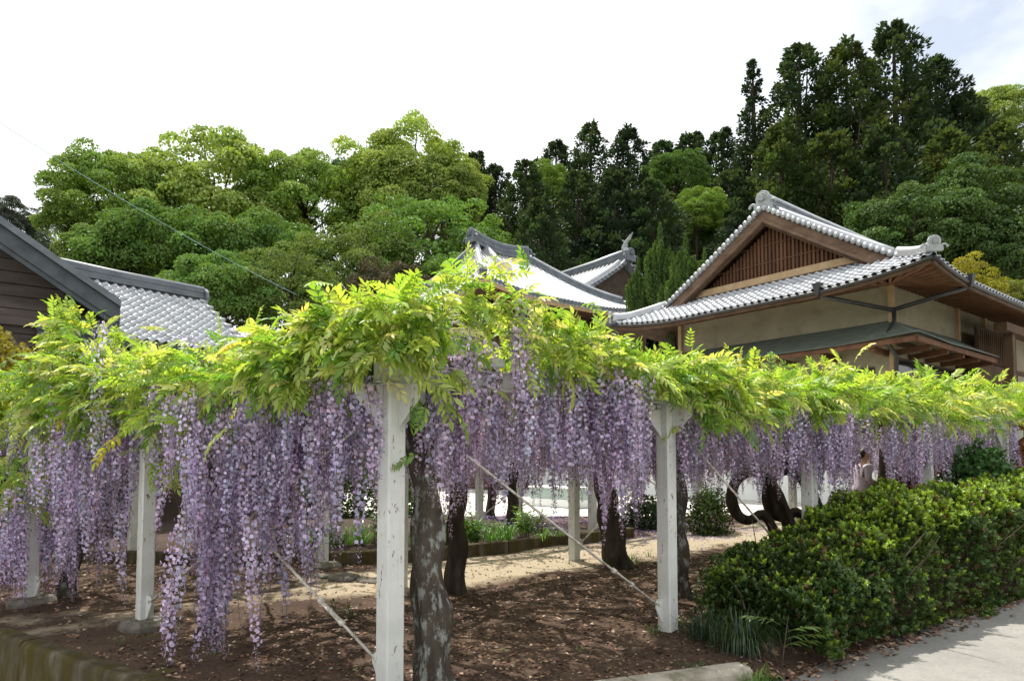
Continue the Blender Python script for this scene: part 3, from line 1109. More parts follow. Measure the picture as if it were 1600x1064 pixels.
# drooping skirt of leaves down the two outer faces
for face, n in (('t', 2100), ('s', 1500)):
    for k in range(n):
        if face == 't':
            s = rng.uniform(-0.4, 18.0) ** 1.0
            if rng.random() < 0.35:
                s = rng.uniform(-0.4, 5)
            t = -0.38 + 0.2 * rng.random() + 0.18 * mnoise.noise(Vector((s * 1.3, 0, 0)))
        else:
            t = rng.uniform(-0.4, 5.6)
            s = -0.42 + 0.2 * rng.random() + 0.18 * mnoise.noise(Vector((0, t * 1.3, 0)))
        x, y = st(s, t)
        top = canopy_top(s, t)
        low = 2.14 + (0.20 if 0.5 < s < 2.5 and face == 't' else 0) + 0.16 * mnoise.noise(Vector((s * 1.5, t * 1.5, 12))) - (0.10 if s > 2.5 and s < 4 else 0.0) + (0.10 if s > 4 else 0)
        if face == 's':
            low += (0.06 if t < 1.6 else -0.08 - 0.25 * max(0, mnoise.noise(Vector((0, t * 1.2, 3)))))
        hole = mnoise.noise(Vector((s * 1.9, t * 1.9, 41))) + 0.5 * mnoise.noise(Vector((s * 5, t * 5, top)))
        if hole < 0.05 and rng.random() < 0.75:
            continue
        low += 0.30 * mnoise.noise(Vector((s * 3.1, t * 3.1, 51)))
        z = low + (top - low) * rng.beta(1.1, 1.0)
        if z < 2.26 and near_post(x, y, z, 0.22):
            continue
        ox, oy = (-VH.x, -VH.y) if face == 't' else (-UH.x, -UH.y)
        el = rng.normal(-0.20, 0.6)
        Y = np.array((ox, oy, 0)) + rng.normal(0, 0.8, 3)
        Y = unit(Y * np.array((1, 1, 0))) * math.cos(el) + np.array((0, 0, math.sin(el)))
        add_leaf(x, y, z, Y, np.array((0, 0, 1.0)) + rand_unit(1)[0] * 0.75, rng.uniform(0.65, 1.08), leaf_tint((z - 2.0) / 0.7))
# a few low hanging sprays on the left where the racemes are longest
for (px, py, d, n) in ((60, 735, 7.3, 55), (90, 630, 7.4, 45), (270, 660, 6.2, 40), (400, 605, 5.6, 36), (310, 700, 6.1, 26), (20, 600, 7.8, 35), (10, 760, 7.8, 30), (500, 575, 5.3, 24), (655, 590, 4.70, 7)):
    c = at(px, py, d)
    for k in range(n):
        p = c + Vector(rng.normal(0, 1, 3)) * 0.17
        el = rng.normal(-0.5, 0.4)
        a = rng.uniform(0, 6.28)
        Y = np.array((math.cos(a) * math.cos(el), math.sin(a) * math.cos(el) - 0.3, math.sin(el)))
        add_leaf(p.x, p.y, p.z, Y, np.array((0, 0, 1.0)) + rand_unit(1)[0] * 0.75, rng.uniform(0.7, 1.1), leaf_tint(0.6))

leaf_O, leaf_Y, leaf_Z, leaf_S, leaf_T = map(np.array, (leaf_O, leaf_Y, leaf_Z, leaf_S, leaf_T))
leaf_M = frames(leaf_Y, leaf_Z)
own = np.array([owner(p[0], p[1]) for p in leaf_O])
kind = rng.integers(0, len(LEAVES), len(leaf_O))
for v, rt in enumerate(roots):
    idx = np.where(own == v)[0]
    if not len(idx):
        continue
    base = np.array(rt.location)
    order = idx[np.argsort(np.hypot(leaf_O[idx, 0], leaf_O[idx, 1]) - 0.8 * leaf_O[idx, 2])]
    singles = order[:200] if len(order) > 0 else []
    rest = order[200:]
    for i in singles:
        o = bpy.data.objects.new('leaf', LEAVES[kind[i]][1])
        COL.objects.link(o)
        o.parent = rt
        M = np.eye(4)
        M[:3, :3] = leaf_M[i] * leaf_S[i]
        M[:3, 3] = leaf_O[i] - base
        o.matrix_basis = Matrix(M.tolist())
        o.color = (*leaf_T[i], 1)
    parts = []
    for q in range(len(LEAVES)):
        j = rest[kind[rest] == q]
        if len(j):
            g = LEAVES[q][0]
            parts.append(inst(g[0], g[1], g[2], leaf_O[j] - base, leaf_M[j], leaf_S[j], leaf_T[j]))
    if parts:
        Vc, Fc, Cc = cat_parts(parts)
        tag(link('foliage', np_mesh('foliage', Vc, Fc, Cc, [MAT['leaf']]), rt), kind='stuff')

# ---- racemes
rac = []       # x, y, z(top), length wish


def add_rac(x, y, z, L):
    rac.append((x, y, z, L))


for s0 in np.arange(-0.7, 18.5, 0.5):
    for t0 in np.arange(-0.7, 8.2, 0.5):
        x, y = st(s0, t0)
        dist = math.hypot(x, y)
        edge = t0 < 0.5
        side = s0 < 0.5 and t0 < 5.5
        dens = (20 if side and s0 + t0 > 1.0 and s0 < 0.5 else 46) if (edge or side) else (13 if t0 < 3.8 else 12)
        if dist > 12:
            dens *= 0.7
        clus = 0.25 + 1.5 * max(0, 0.42 + 1.2 * mnoise.noise(Vector((s0 * 1.3, t0 * 1.3, 21))))
        for k in range(int(dens * 0.25 * clus + rng.random())):
            s, t = s0 + rng.random() * 0.5, t0 + rng.random() * 0.5
            if not in_canopy(s, t):
                continue
            x, y = st(s, t)
            z = 2.16 + rng.uniform(-0.06, 0.22) + (0.10 if edge and 0.4 < s < 2.6 else 0)
            L = rng.normal(0.76, 0.15)
            if side:
                L = rng.normal(0.62, 0.15)
            if s > 4:
                L = rng.normal(0.76, 0.14)
            if abs(x / y * FPX + 800 - 1358) < 26 and y < 13:
                if rng.random() < 0.85:
                    continue
                L = rng.normal(0.48, 0.08)
            if near_post(x, y, z, 0.17) and rng.random() < 0.80:
                continue
            if side and near_post(x, y, z, 0.3) and rng.random() < 0.5:
                continue
            add_rac(x, y, z, L)
# long curtains on the left face and the cluster hanging right of the corner
for (px, py, d, n, wx, L) in ((350, 650, 5.7, 36, 0.24, 1.0), (400, 690, 5.6, 24, 0.22, 0.9), (332, 790, 5.75, 22, 0.10, 1.08), (435, 770, 5.5, 10, 0.12, 0.7), (180, 570, 6.8, 46, 0.24, 0.98), (150, 680, 6.9, 24, 0.22, 0.85),
                              (60, 770, 7.3, 34, 0.26, 0.92), (120, 720, 7.2, 20, 0.22, 0.85), (465, 640, 5.3, 24, 0.2, 0.75), (540, 640, 5.1, 18, 0.16, 0.62),
                              (320, 565, 6.0, 10, 0.05, 0.6), (200, 790, 6.9, 5, 0.06, 0.78), (900, 590, 5.9, 34, 0.33, 0.85), (965, 640, 6.2, 16, 0.15, 0.85),
                              (750, 500, 5.2, 26, 0.25, 0.9), (700, 560, 5.3, 16, 0.2, 0.85), (1280, 625, 8.2, 24, 0.22, 0.75), (1320, 625, 8.6, 8, 0.06, 0.75)):
    c = at(px, py, d)
    for k in range(n):
        x, y = c.x + rng.normal(0, wx), c.y + rng.normal(0, 0.22)
        z = c.z + rng.normal(0, 0.15)
        if near_post(x, y, z, 0.13):
            continue
        add_rac(x, y, z, max(0.3, rng.normal(L, 0.20)))
rac = np.array(rac)
rown = np.array([owner(p[0], p[1]) for p in rac])
lens = np.array([r[0] for r in RACEMES])
for v, rt in enumerate(roots):
    idx = np.where(rown == v)[0]
    order = idx[np.argsort(np.hypot(rac[idx, 0], rac[idx, 1]))]
    base = np.array(rt.location)
    restparts = []
    for c, i in enumerate(order):
        q = int(np.argmin(np.abs(lens - rac[i, 3])))
        a, tx, ty = rng.uniform(0, 6.28), rng.normal(0, 0.05), rng.normal(0, 0.05)
        Mr = Matrix.Translation(Vector(rac[i, :3] - base)) @ Matrix.Rotation(tx, 4, 'X') @ Matrix.Rotation(ty, 4, 'Y') @ Matrix.Rotation(a, 4, 'Z')
        fz = float(np.clip(rac[i, 3] / lens[q], 0.8, 1.25))
        Mr = Mr @ Matrix.Diagonal((rng.uniform(0.85, 1.15), rng.uniform(0.85, 1.15), fz, 1))
        k = rng.uniform(0.80, 1.14)
        colr = (k * rng.uniform(0.92, 1.08), k * rng.uniform(0.94, 1.04), k, 1)
        if c < 300:
            o = bpy.data.objects.new('raceme', RACEMES[q][1])
            COL.objects.link(o)
            o.parent = rt
            o.matrix_basis = Mr
            o.color = colr
        else:
            restparts.append((q, np.array(Mr), colr))
    if restparts:
        parts = []
        for q, M, c in restparts:
            me = RACEMES[q][1]
            vv = np.empty(len(me.vertices) * 3, dtype=np.float32)
            me.vertices.foreach_get('co', vv)
            vv = vv.reshape(-1, 3) @ M[:3, :3].T + M[:3, 3]
            ff = np.empty(len(me.loops), dtype=np.int32)
            me.loops.foreach_get('vertex_index', ff)
            cc = np.empty(len(me.vertices) * 4, dtype=np.float32)
            me.color_attributes['Col'].data.foreach_get('color', cc)
            parts.append((vv, ff.reshape(-1, 4), cc.reshape(-1, 4)[:, :3] * np.array(c[:3])))
        Vc, Fc, Cc = cat_parts(parts)
        tag(link('raceme_mass', np_mesh('raceme_mass', Vc, Fc, Cc, [MAT['petal']]), rt), kind='stuff')
print('leaves', len(leaf_O), 'racemes', len(rac), [int((rown == v).sum()) for v in range(len(roots))])


# ------------------------------------------------------------------ temple buildings
ROTB = math.atan2(0.62, 0.785)


def pantile(w, l):
    """One S-profiled pantile: x across the roof (0..w), y up the slope (0..l), z off the roof."""
    prof = [(0.0, 0.030), (0.10, 0.052), (0.22, 0.058), (0.34, 0.040), (0.48, 0.012), (0.68, 0.0), (0.86, 0.010), (1.03, 0.034)]
    V, F = [], []
    n = len(prof)
    for y, dz in ((-0.03, 0.030), (l * 1.04, 0.004)):
        for u, z in prof:
            V.append((u * w, y, z + dz))
    for u, z in prof:
        V.append((u * w, -0.03, z + 0.002))
    F += [(i, i + 1, n + i + 1, n + i) for i in range(n - 1)]
    F += [(2 * n + i, 2 * n + i + 1, i + 1, i) for i in range(n - 1)]
    return np.array(V, dtype=float), np.array(F)


def tile_roof(parent, Sfun, na, nv, aw, inside, mat='tile', limit=300, part_name='roof_tile', near=None):
    """Tiles laid on the surface Sfun(a, q): a along the eave in metres, q up the slope 0..1."""
    tl = None
    recs = []
    for j in range(nv):
        for i in range(na):
            a, q = i * aw, j / nv
            if not inside(a + aw / 2, (j + 0.5) / nv):
                continue
            p = np.array(Sfun(a, q))
            px = np.array(Sfun(a + aw, q))
            py = np.array(Sfun(a, q + 1.0 / nv))
            recs.append((p, px - p, py - p))
    if not recs:
        return
    tl = float(np.median([np.linalg.norm(r[2]) for r in recs]))
    TV, TF = pantile(aw, tl)
    me = np_mesh(part_name, TV, TF, None, [MAT[mat]], smooth=True)
    if near is not None:
        recs.sort(key=lambda r: np.linalg.norm(r[0] - np.array(near)))
    far_O, far_M = [], []
    for k, (p, X, Y) in enumerate(recs):
        Yn = unit(Y)
        Zc = np.cross(unit(X), Yn)
        if Zc[2] < 0:
            Zc, p = -Zc, p + X
        M3 = frames(Yn[None], Zc[None])[0]
        j = rng.normal(0, 0.004)
        if k < limit:
            o = bpy.data.objects.new(part_name, me)
            COL.objects.link(o)
            o.parent = parent
            M = np.eye(4)
            M[:3, :3] = M3
            M[:3, 3] = p + M3[:, 2] * j
            o.matrix_basis = Matrix(M.tolist())
        else:
            far_O.append(p)
            far_M.append(M3)
    if far_O:
        V, F, _ = inst(TV, TF, None, np.array(far_O), np.array(far_M), np.ones(len(far_O)))
        tag(link('tile_field', np_mesh('tile_field', V, F, None, [MAT[mat]], smooth=True), parent), kind='stuff')


def ridge_tube(parent, pts, w, h, name='ridge', mat='tile_dark', cap='tile', courses=3):
    """Ridge of stacked flat courses with a round cap tile on top, following pts."""
    m = MB()
    pts = [Vector(p) for p in pts]
    for c in range(courses):
        ww = w * (1.0 - 0.12 * (c % 2) - 0.05 * c)
        z0, z1 = h * c / courses, h * (c + 1) / courses - 0.006
        for a, b in zip(pts[:-1], pts[1:]):
            m.bar(a + Vector((0, 0, (z0 + z1) / 2)), b + Vector((0, 0, (z0 + z1) / 2)), ww, z1 - z0)
    ro = m.build(name, mat, parent)
    m = MB()
    m.tube([p + Vector((0, 0, h)) for p in pts], w * 0.36, 10)
    m.build('cap_tile', cap, ro, smooth=True)
    return ro


def onigawara(parent, loc, rz, sc, mat='oni'):
    """Horseshoe ridge-end tile with curled shoulders."""
    m = MB()
    outer = [(-0.50, 0.0), (-0.52, 0.30), (-0.36, 0.42), (-0.40, 0.72), (-0.30, 0.95), (0.0, 1.06), (0.30, 0.95), (0.40, 0.72), (0.36, 0.42), (0.52, 0.30), (0.50, 0.0)]
    m.prism([(x * sc, z * sc) for x, z in outer], 1, -0.10 * sc, 0.10 * sc)
    inner = [(-0.20, 0.45), (-0.22, 0.72), (-0.12, 0.86), (0.12, 0.86), (0.22, 0.72), (0.20, 0.45)]
    for a, b in zip(inner[:-1], inner[1:]):
        m.tube([(a[0] * sc, -0.12 * sc, a[1] * sc), (b[0] * sc, -0.12 * sc, b[1] * sc)], 0.045 * sc, 6)
    for sg in (-1, 1):
        curl = []
        for k in range(11):
            t = k / 10 * 4.6
            r = 0.24 * (1 - 0.12 * t)
            curl.append(((sg * (0.56 + r * math.cos(t))) * sc, -0.02 * sc, (0.25 + r * math.sin(t)) * sc))
        m.tube(curl, [0.085 * sc * (1 - 0.05 * k) for k in range(11)], 7)
    m.tube([(0, -0.2 * sc, 0.62 * sc), (0, 0.5 * sc, 0.70 * sc)], [0.17 * sc, 0.15 * sc], 10)
    o = m.build('ridge_end_tile', mat, parent, bevel=0.01)
    o.location = loc
    o.rotation_euler.z = rz
    return o


# ---- main hall on the right: hip-and-gable roof, cream walls, copper lean-to
HK = (11.1, 20.0, 0.38)
hall = empty('temple_hall', HK, ROTB)
tag(hall, 'temple hall with big brown timber gable, curved bargeboards and grey tiled roof', 'temple hall')
W_, D_ = 7.6, 15.0             # gable-side width (local y) and depth (local x)
EO = 1.8                       # eave overhang
EZ, RZ = 6.28, 9.72            # eave and ridge levels above the floor
HALF = W_ / 2 + EO
CY = W_ / 2
GX = 0.48                      # how far the gable stands back
SK = EO + GX + 0.05            # run of the skirt roof below it


def prof(q):
    return EZ + (RZ - EZ) * (max(0.0, q) / HALF) ** 1.07


def corner_lift(x, y):
    l = 0.0
    for cx, cy in ((-EO, -EO), (-EO, W_ + EO)):
        d = math.hypot(x - cx, y - cy)
        l += 0.32 * max(0.0, 1 - d / 3.4) ** 2
    return l


def roof_z(x, y, side):
    """side 'r': slope facing -y, 'l': facing +y, 'f': skirt facing -x"""
    q = {'r': y + EO, 'l': W_ + EO - y, 'f': x + EO}[side]
    return prof(q) + corner_lift(x, y)


# roof decks (solid board under the tiles)
def deck(side):
    m = MB()
    nq, na = 12, 20
    rows = []
    for j in range(nq + 1):
        row = []
        if side == 'f':
            q = SK * j / nq
            y0, y1 = -EO + q, W_ + EO - q
            for i in range(na + 1):
                y = y0 + (y1 - y0) * i / na
                row.append((-EO + q, y, roof_z(-EO + q, y, 'f') - 0.02))
        else:
            q = HALF * j / nq
            x0 = -EO + min(q, 0.9 + GX)
            for i in range(na + 1):
                x = x0 + (D_ - x0) * (i / na) ** 1.6
                y = -EO + q if side == 'r' else W_ + EO - q
                row.append((x, y, roof_z(x, y, side) - 0.02))
        rows.append(row)
    for A, B in zip(rows[:-1], rows[1:]):
        m.strip(A, B, 0.07)
    return m.build('roof_deck', 'wood_brown', hall)


for sd in 'rlf':
    deck(sd)
tile_roof(hall, lambda a, q: (-EO + SK * q, -EO + a, roof_z(-EO + SK * q, -EO + a, 'f')), 45, 10, 0.25,
          lambda a, q: SK * q < a < W_ + 2 * EO - SK * q, near=(-3, 2, 6))
tile_roof(hall, lambda a, q: (-EO + a, -EO + HALF * q, roof_z(-EO + a, -EO + HALF * q, 'r')), 64, 24, 0.26,
          lambda a, q: a > min(HALF * q, 0.9 + GX), limit=0)
tile_roof(hall, lambda a, q: (D_ - a, W_ + EO - HALF * q, roof_z(D_ - a, W_ + EO - HALF * q, 'l')), 64, 24, 0.26,
          lambda a, q: D_ - a > -EO + min(HALF * q, 0.9 + GX), limit=0)

# gable: bargeboards, board-and-batten panel, tan tie beam
GB = prof(EO + GX - 0.30) + 0.06
for sg in (1, -1):
    pts = []
    for k in range(15):
        q = 1.15 + (HALF - 1.15) * k / 14
        y = -EO + q if sg == 1 else W_ + EO - q
        pts.append((y, prof(q)))
    for (x0, x1, up, dn, mt, nm) in ((-0.93, -0.86, -0.045, -0.46, 'wood_barge', 'bargeboard'), (-0.985, -0.932, -0.33, -0.43, 'wood_barge', 'moulding'), (-0.86, -0.78, -0.465, -0.54, 'wood_brown', 'under_board')):
        m = MB()
        for (ya, za), (yb, zb) in zip(pts[:-1], pts[1:]):
            poly = [(ya, za + up), (yb, zb + up), (yb, zb + dn), (ya, za + dn)]
            m.prism(poly, 0, x0 + GX, x1 + GX)
        m.build(nm, mt, hall)
    # round verge tiles stepping down the edge
    m = MB()
    m.tube([(-0.16, 0, 0.02), (0.16, 0, 0.05)], [0.078, 0.072], 10)
    m.tube([(-0.19, 0, 0.018), (-0.16, 0, 0.02)], [0.092, 0.095], 10)
    vm = m.mesh('verge_tile', 'tile', True)
    n = 25
    for k in range(n):
        q = 1.4 + (HALF - 1.5) * k / (n - 1)
        y = -EO + q if sg == 1 else W_ + EO - q
        o = link('verge_tile', vm, hall, (-0.86 + GX, y, prof(q) + 0.05))
    # descending ridge beside the verge
    pts = []
    for k in range(12):
        q = 1.75 + (HALF - 1.9) * k / 11
        y = -EO + q if sg == 1 else W_ + EO - q
        pts.append((-0.42 + GX, y, prof(q) + 0.05))
    ridge_tube(hall, pts, 0.24, 0.16, 'descending_ridge', 'tile', 'tile_rib', 2)
# gable wall
panel_x = -0.40 + GX
n = 46
m = MB()
tri = []
for k in range(n + 1):
    y = CY - 3.35 + 6.7 * k / n
    q = HALF - abs(y - CY)
    tri.append((y, max(GB + 0.02, prof(q) - 0.44)))
m.prism([(tri[0][0], GB - 0.3)] + tri + [(tri[-1][0], GB - 0.3)], 0, panel_x + 0.02, panel_x + 0.10)
m.build('gable_panel', 'wood_red', hall)
for k in range(n):
    y = CY - 3.2 + 6.4 * (k + 0.5) / n
    q = HALF - abs(y - CY)
    zt = prof(q) - 0.46
    if zt > GB + 0.12:
        MB().box((panel_x - 0.05, y - 0.036, GB + 0.04), (panel_x + 0.018, y + 0.036, zt)).build('slat', 'wood_red', hall)
for kk, zz in enumerate((GB + 0.55, GB + 1.15)):
    hw = 2.2 - kk * 1.0
    MB().box((panel_x - 0.07, CY - hw, zz), (panel_x - 0.052, CY + hw, zz + 0.035)).build('cross_batten', 'wood_red', hall)
MB().box((-0.66 + GX, CY - 3.1, GB - 0.16), (-0.46 + GX, CY + 3.1, GB + 0.08)).build('tie_beam', 'wood_tan', hall, bevel=0.01)
# main ridge and end tile
ridge_tube(hall, [(-0.75 + GX, CY, RZ + 0.02), (3, CY, RZ - 0.02), (D_, CY, RZ)], 0.42, 0.42, 'main_ridge', 'tile_dark', 'tile', 5)
onigawara(hall, (-0.92 + GX, CY, RZ - 0.02), math.pi / 2 * -1, 0.62)
# corner ridges
for sg in (1, -1):
    pts = []
    for k in range(9):
        q = 1.42 - k / 8 * 1.42
        y = -EO + q if sg == 1 else W_ + EO - q
        pts.append((-EO + q + 0.02, y, prof(q) + corner_lift(-EO + q, y) + 0.04 + 0.10 * max(0, (k - 5) / 3) ** 2))
    ridge_tube(hall, pts, 0.26, 0.17, 'corner_ridge', 'tile', 'tile_rib', 2)
    yy = -EO - 0.06 if sg == 1 else W_ + EO + 0.06
    onigawara(hall, (-EO - 0.08, yy, prof(0) + 0.36), math.radians(-45 if sg == 1 else -135), 0.40)
# eave boards, soffit, rafters, gutters
m = MB()
A, B, C, Dd = [], [], [], []
for k in range(25):
    y = -EO + (W_ + 2 * EO) * k / 24
    z = roof_z(-EO, y, 'f')
    yi = min(max(y, 0.0), W_)
    A.append((-EO + 0.03, y, z - 0.10))
    B.append((0.0, yi, EZ + 0.30))
m.strip(A, B, 0.03)
for k in range(25):
    x = -EO + (D_ + EO) * k / 24
    z = roof_z(x, -EO, 'r')
    C.append((x, -EO + 0.03, z - 0.10))
    Dd.append((max(x, 0.0), 0.0, EZ + 0.30))
m.strip(C, Dd, 0.03)
m.build('soffit', 'wood_brown', hall)
m = MB()
for k in range(40):
    y = -EO + 0.25 + (W_ + 2 * EO - 0.5) * k / 39
    z = roof_z(-EO, y, 'f') - 0.18
    m.bar((-EO + 0.06, y, z), (0, min(max(y, 0.05), W_ - 0.05), EZ + 0.21), 0.07, 0.09)
for k in range(56):
    x = -EO + 0.25 + (D_ + EO - 0.5) * k / 55
    z = roof_z(x, -EO, 'r') - 0.18
    m.bar((x, -EO + 0.06, z), (max(x, 0.05), 0, EZ + 0.21), 0.07, 0.09)
tag(m.build('rafters', 'wood_red', hall), kind='stuff')
for pts_ in ([(p[0] - 0.05, p[1], p[2] + 0.03) for p in A], [(p[0], p[1] - 0.05, p[2] + 0.03) for p in C]):
    m = MB()
    m.tube(pts_, 0.055, 8)
    m.build('gutter', 'gutter', hall, smooth=True)
m = MB()
m.strip([(-EO + 0.0, p[1], p[2] + 0.01) for p in A], [(-EO + 0.06, p[1], p[2] + 0.01) for p in A], 0.13)
m.strip([(p[0], -EO + 0.0, p[2] + 0.01) for p in C], [(p[0], -EO + 0.06, p[2] + 0.01) for p in C], 0.13)
m.build('fascia_board', 'wood_brown', hall)
# rain heads and pipes meeting at the wall corner
gz = EZ + 0.02
for pts_, nm in (([(-EO + 0.0, 1.25, gz + 0.05), (-EO + 0.05, 1.2, gz - 0.22), (-0.12, -0.1, gz - 0.62)], 'rain_pipe'),
                 ([(0.55, -EO + 0.02, gz - 0.02), (0.5, -EO + 0.05, gz - 0.20), (-0.10, -0.12, gz - 0.60)], 'rain_pipe'),
                 ([(-0.11, -0.11, gz - 0.55), (-0.11, -0.11, gz - 0.95), (-0.75, -0.15, gz - 1.45), (-0.85, -0.2, gz - 1.62), (-0.15, -0.15, gz - 1.98), (-0.12, -0.12, gz - 3.2)], 'rain_pipe')):
    MB().tube(pts_, 0.062, 8).build(nm, 'gutter', hall, smooth=True)
for px_, py_ in ((-EO - 0.04, 1.25), (0.55, -EO - 0.04)):
    MB().tube([(px_, py_, gz - 0.20), (px_, py_, gz + 0.02), (px_, py_, gz + 0.16)], [0.06, 0.13, 0.17], 4).build('rain_head', 'gutter', hall)

# walls: white plinth, brown boarding, cream plaster, corner posts
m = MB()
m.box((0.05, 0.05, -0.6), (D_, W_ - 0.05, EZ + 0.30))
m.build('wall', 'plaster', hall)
MB().box((-0.06, -0.06, -0.6), (D_, W_ + 0.06, 1.02)).build('plinth', 'white_plinth', hall, bevel=0.02)
for z0, z1, nm in ((1.022, 1.16, 'sill_beam'), (3.25, 3.40, 'lintel_beam'), (4.70, 4.84, 'lintel_beam')):
    m = MB()
    m.box((-0.03, -0.03, z0), (D_, W_ + 0.03, z1))
    m.build(nm, 'wood_brown', hall)
for k in range(38):
    y = 0.16 + (W_ - 0.32) * k / 38
    MB().box((0.012, y, 1.162), (0.047, y + (W_ - 0.32) / 38 - 0.012, 3.248)).build('board', 'wood_red', hall)
for k in range(30):
    x = 0.16 + k * 0.2
    MB().box((x, 0.012, 1.162), (x + 0.188, 0.047, 3.248)).build('board', 'wood_red', hall)
for (x, y) in ((0, 0), (0, W_), (5.0, 0), (7.5, 0)):
    MB().box((x - 0.075, y - 0.075, 1.0), (x + 0.075, y + 0.075, EZ + 0.25)).build('pillar', 'wood_tan', hall, bevel=0.01)
# windows in the right wall, above the boarding
for k in range(2):
    x0 = 0.25 + k * 2.45
    w = MB().box((x0, 0.0, 3.42), (x0 + 2.1, 0.045, 4.35)).build('window', 'wood_dark', hall)
    for q in range(2):
        MB().box((x0 + 0.07 + q * 1.0, -0.012, 3.50), (x0 + 1.02 + q * 1.0, -0.004, 4.27)).build('pane', 'glass', w)
w = MB().box((0.0, 0.55, 3.42), (0.045, 2.3, 4.10)).build('window', 'wood_dark', hall)
MB().box((-0.012, 0.62, 3.49), (-0.004, 2.23, 4.03)).build('pane', 'glass', w)
# lean-to copper roof round the two walls, laid in lapped courses
CZ1, CZ0, CO = 5.40, 4.66, 1.15
for c in range(9):
    k0, k1 = c / 9, (c + 1) / 9
    o0, o1 = CO * k0, CO * k1 + 0.02
    za, zb = CZ1 + (CZ0 - CZ1) * k0 ** 0.85, CZ1 + (CZ0 - CZ1) * k1 ** 0.85
    m = MB()
    A = [(5.0, -o0, za), (-o0, -o0, za + 0.02), (-o0, W_, za)]
    B = [(5.0, -o1, zb), (-o1, -o1, zb + 0.02 + 0.10 * k1 ** 3), (-o1, W_, zb)]
    A = [A[0], (1.0, -o0, za)] + A[1:2] + [(-o0, 1.0, za), A[2]]
    B = [B[0], (1.0, -o1, zb)] + B[1:2] + [(-o1, 1.0, zb), B[2]]
    m.strip(A, B, 0.022)
    o = m.build('copper_course', 'copper', hall)
    o.location.z = 0.004 * c
m = MB()
m.strip([(5.0, 0, CZ1 - 0.12), (0, 0, CZ1 - 0.12), (0, W_, CZ1 - 0.12)], [(5.0, -CO + 0.06, CZ0 - 0.03), (-CO + 0.06, -CO + 0.06, CZ0 + 0.06), (-CO + 0.06, W_, CZ0 - 0.03)], 0.05)
m.build('lean_to_boards', 'wood_brown', hall)
m = MB()
m.bar((5.0, -CO + 0.08, CZ0 - 0.12), (-CO + 0.08, -CO + 0.08, CZ0 - 0.05), 0.07, 0.13)
m.bar((-CO + 0.08, -CO + 0.10, CZ0 - 0.05), (-CO + 0.08, W_, CZ0 - 0.12), 0.07, 0.13)
m.build('lean_to_fascia', 'wood_red', hall)
for k in range(5):
    x = 0.0 + k * 1.22
    MB().bar((x, 0.02, CZ0 - 0.22), (x, -CO + 0.14, CZ0 - 0.16), 0.12, 0.16).build('bracket', 'wood_red', hall)
for k in range(6):
    y = 0.15 + k * 1.45
    MB().bar((0.02, y, CZ0 - 0.22), (-CO + 0.14, y, CZ0 - 0.16), 0.12, 0.16).build('bracket', 'wood_red', hall)
# recessed porch at the far end of the right wall
MB().box((5.0, -0.55, 1.0), (9.0, -0.50, 4.6)).build('porch_wall', 'wood_brown', hall)
for k in range(20):
    MB().box((5.05 + k * 0.19, -0.60, 4.62), (5.13 + k * 0.19, -0.52, 5.7)).build('porch_slat', 'wood_brown', hall)
MB().box((5.05, -0.52, 4.6), (9.0, -0.46, 5.8)).build('porch_transom', 'wood_dark', hall)
for xx in (5.35, 8.5):
    MB().box((xx, -1.45, 0), (xx + 0.26, -1.19, 5.6)).build('porch_post', 'wood_brown', hall, bevel=0.015)
MB().box((4.6, -1.52, 5.45), (9.5, -1.15, 5.72)).build('porch_beam', 'wood_brown', hall)

# ---- low wing behind the wisteria, running back from the hall
wing = empty('temple_wing', (HK[0] - 0.62 * 7.9, HK[1] + 0.785 * 7.9, 0.38), ROTB)
tag(wing, 'low shuttered wing with white plinth seen between the pergola posts', 'building')
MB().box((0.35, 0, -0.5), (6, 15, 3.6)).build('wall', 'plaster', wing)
MB().box((0.25, -0.02, -0.5), (6.02, 15.05, 0.95)).build('plinth', 'white_plinth', wing, bevel=0.02)
MB().box((0.20, 0.0, 0.96), (0.34, 15.0, 1.06)).build('sill_beam', 'white_plinth', wing)
MB().box((0.24, 0.0, 3.0), (0.34, 15.0, 3.2)).build('lintel_beam', 'wood_brown', wing)
for k in range(50):
    MB().box((0.29, 0.06 + k * 0.298, 1.062), (0.335, 0.06 + k * 0.298 + 0.285, 2.998)).build('shutter_board', 'wood_red', wing)
m = MB()
m.strip([(-0.9, -0.3, 3.75), (-0.9, 15.5, 3.75)], [(3.2, -0.3, 5.2), (3.2, 15.5, 5.2)], 0.12)
m.strip([(3.2, -0.3, 5.2), (3.2, 15.5, 5.2)], [(7.0, -0.3, 3.75), (7.0, 15.5, 3.75)], 0.12)
m.build('roof', 'tile', wing)
case = empty('display_case', at(874, 786, 20.0), ROTB)
case.location.z = 0.39
MB().box((-0.35, -1.0, 0), (0.35, 1.0, 0.22)).build('base', 'white_plinth', case, bevel=0.01)
MB().box((-0.32, -0.96, 0.222), (0.32, 0.96, 0.52)).build('glass_panel', 'case_glass', case)
MB().box((-0.36, -1.0, 0.522), (0.36, 1.0, 0.57)).build('lid', 'white_plinth', case, bevel=0.01)
tag(case, 'low glass-sided white case in the yard before the shuttered wing', 'case')


# ---- hipped hall in the middle distance, ribbed with rounded tiles
mid = empty('temple_hall', (7.07 - 10.5 * 0.785, 36 - 10.5 * 0.62, 0.4), ROTB)
tag(mid, 'hipped temple hall with gleaming pale ribbed roof and upswept ridge ends', 'temple hall')
MW, MD, MEZ, MRZ, MR0, MR1 = 10.5, 8.6, 8.85, 12.0, 2.6, 5.85


def mz(q, x=None, y=None):
    z = MEZ + (MRZ - MEZ) * (max(0, q) / (MD / 2)) ** 1.2
    if x is not None:
        for cx in (0, MW):
            for cy in (0, MD):
                z += 0.45 * max(0, 1 - math.hypot(x - cx, y - cy) / 4.0) ** 2
    return z


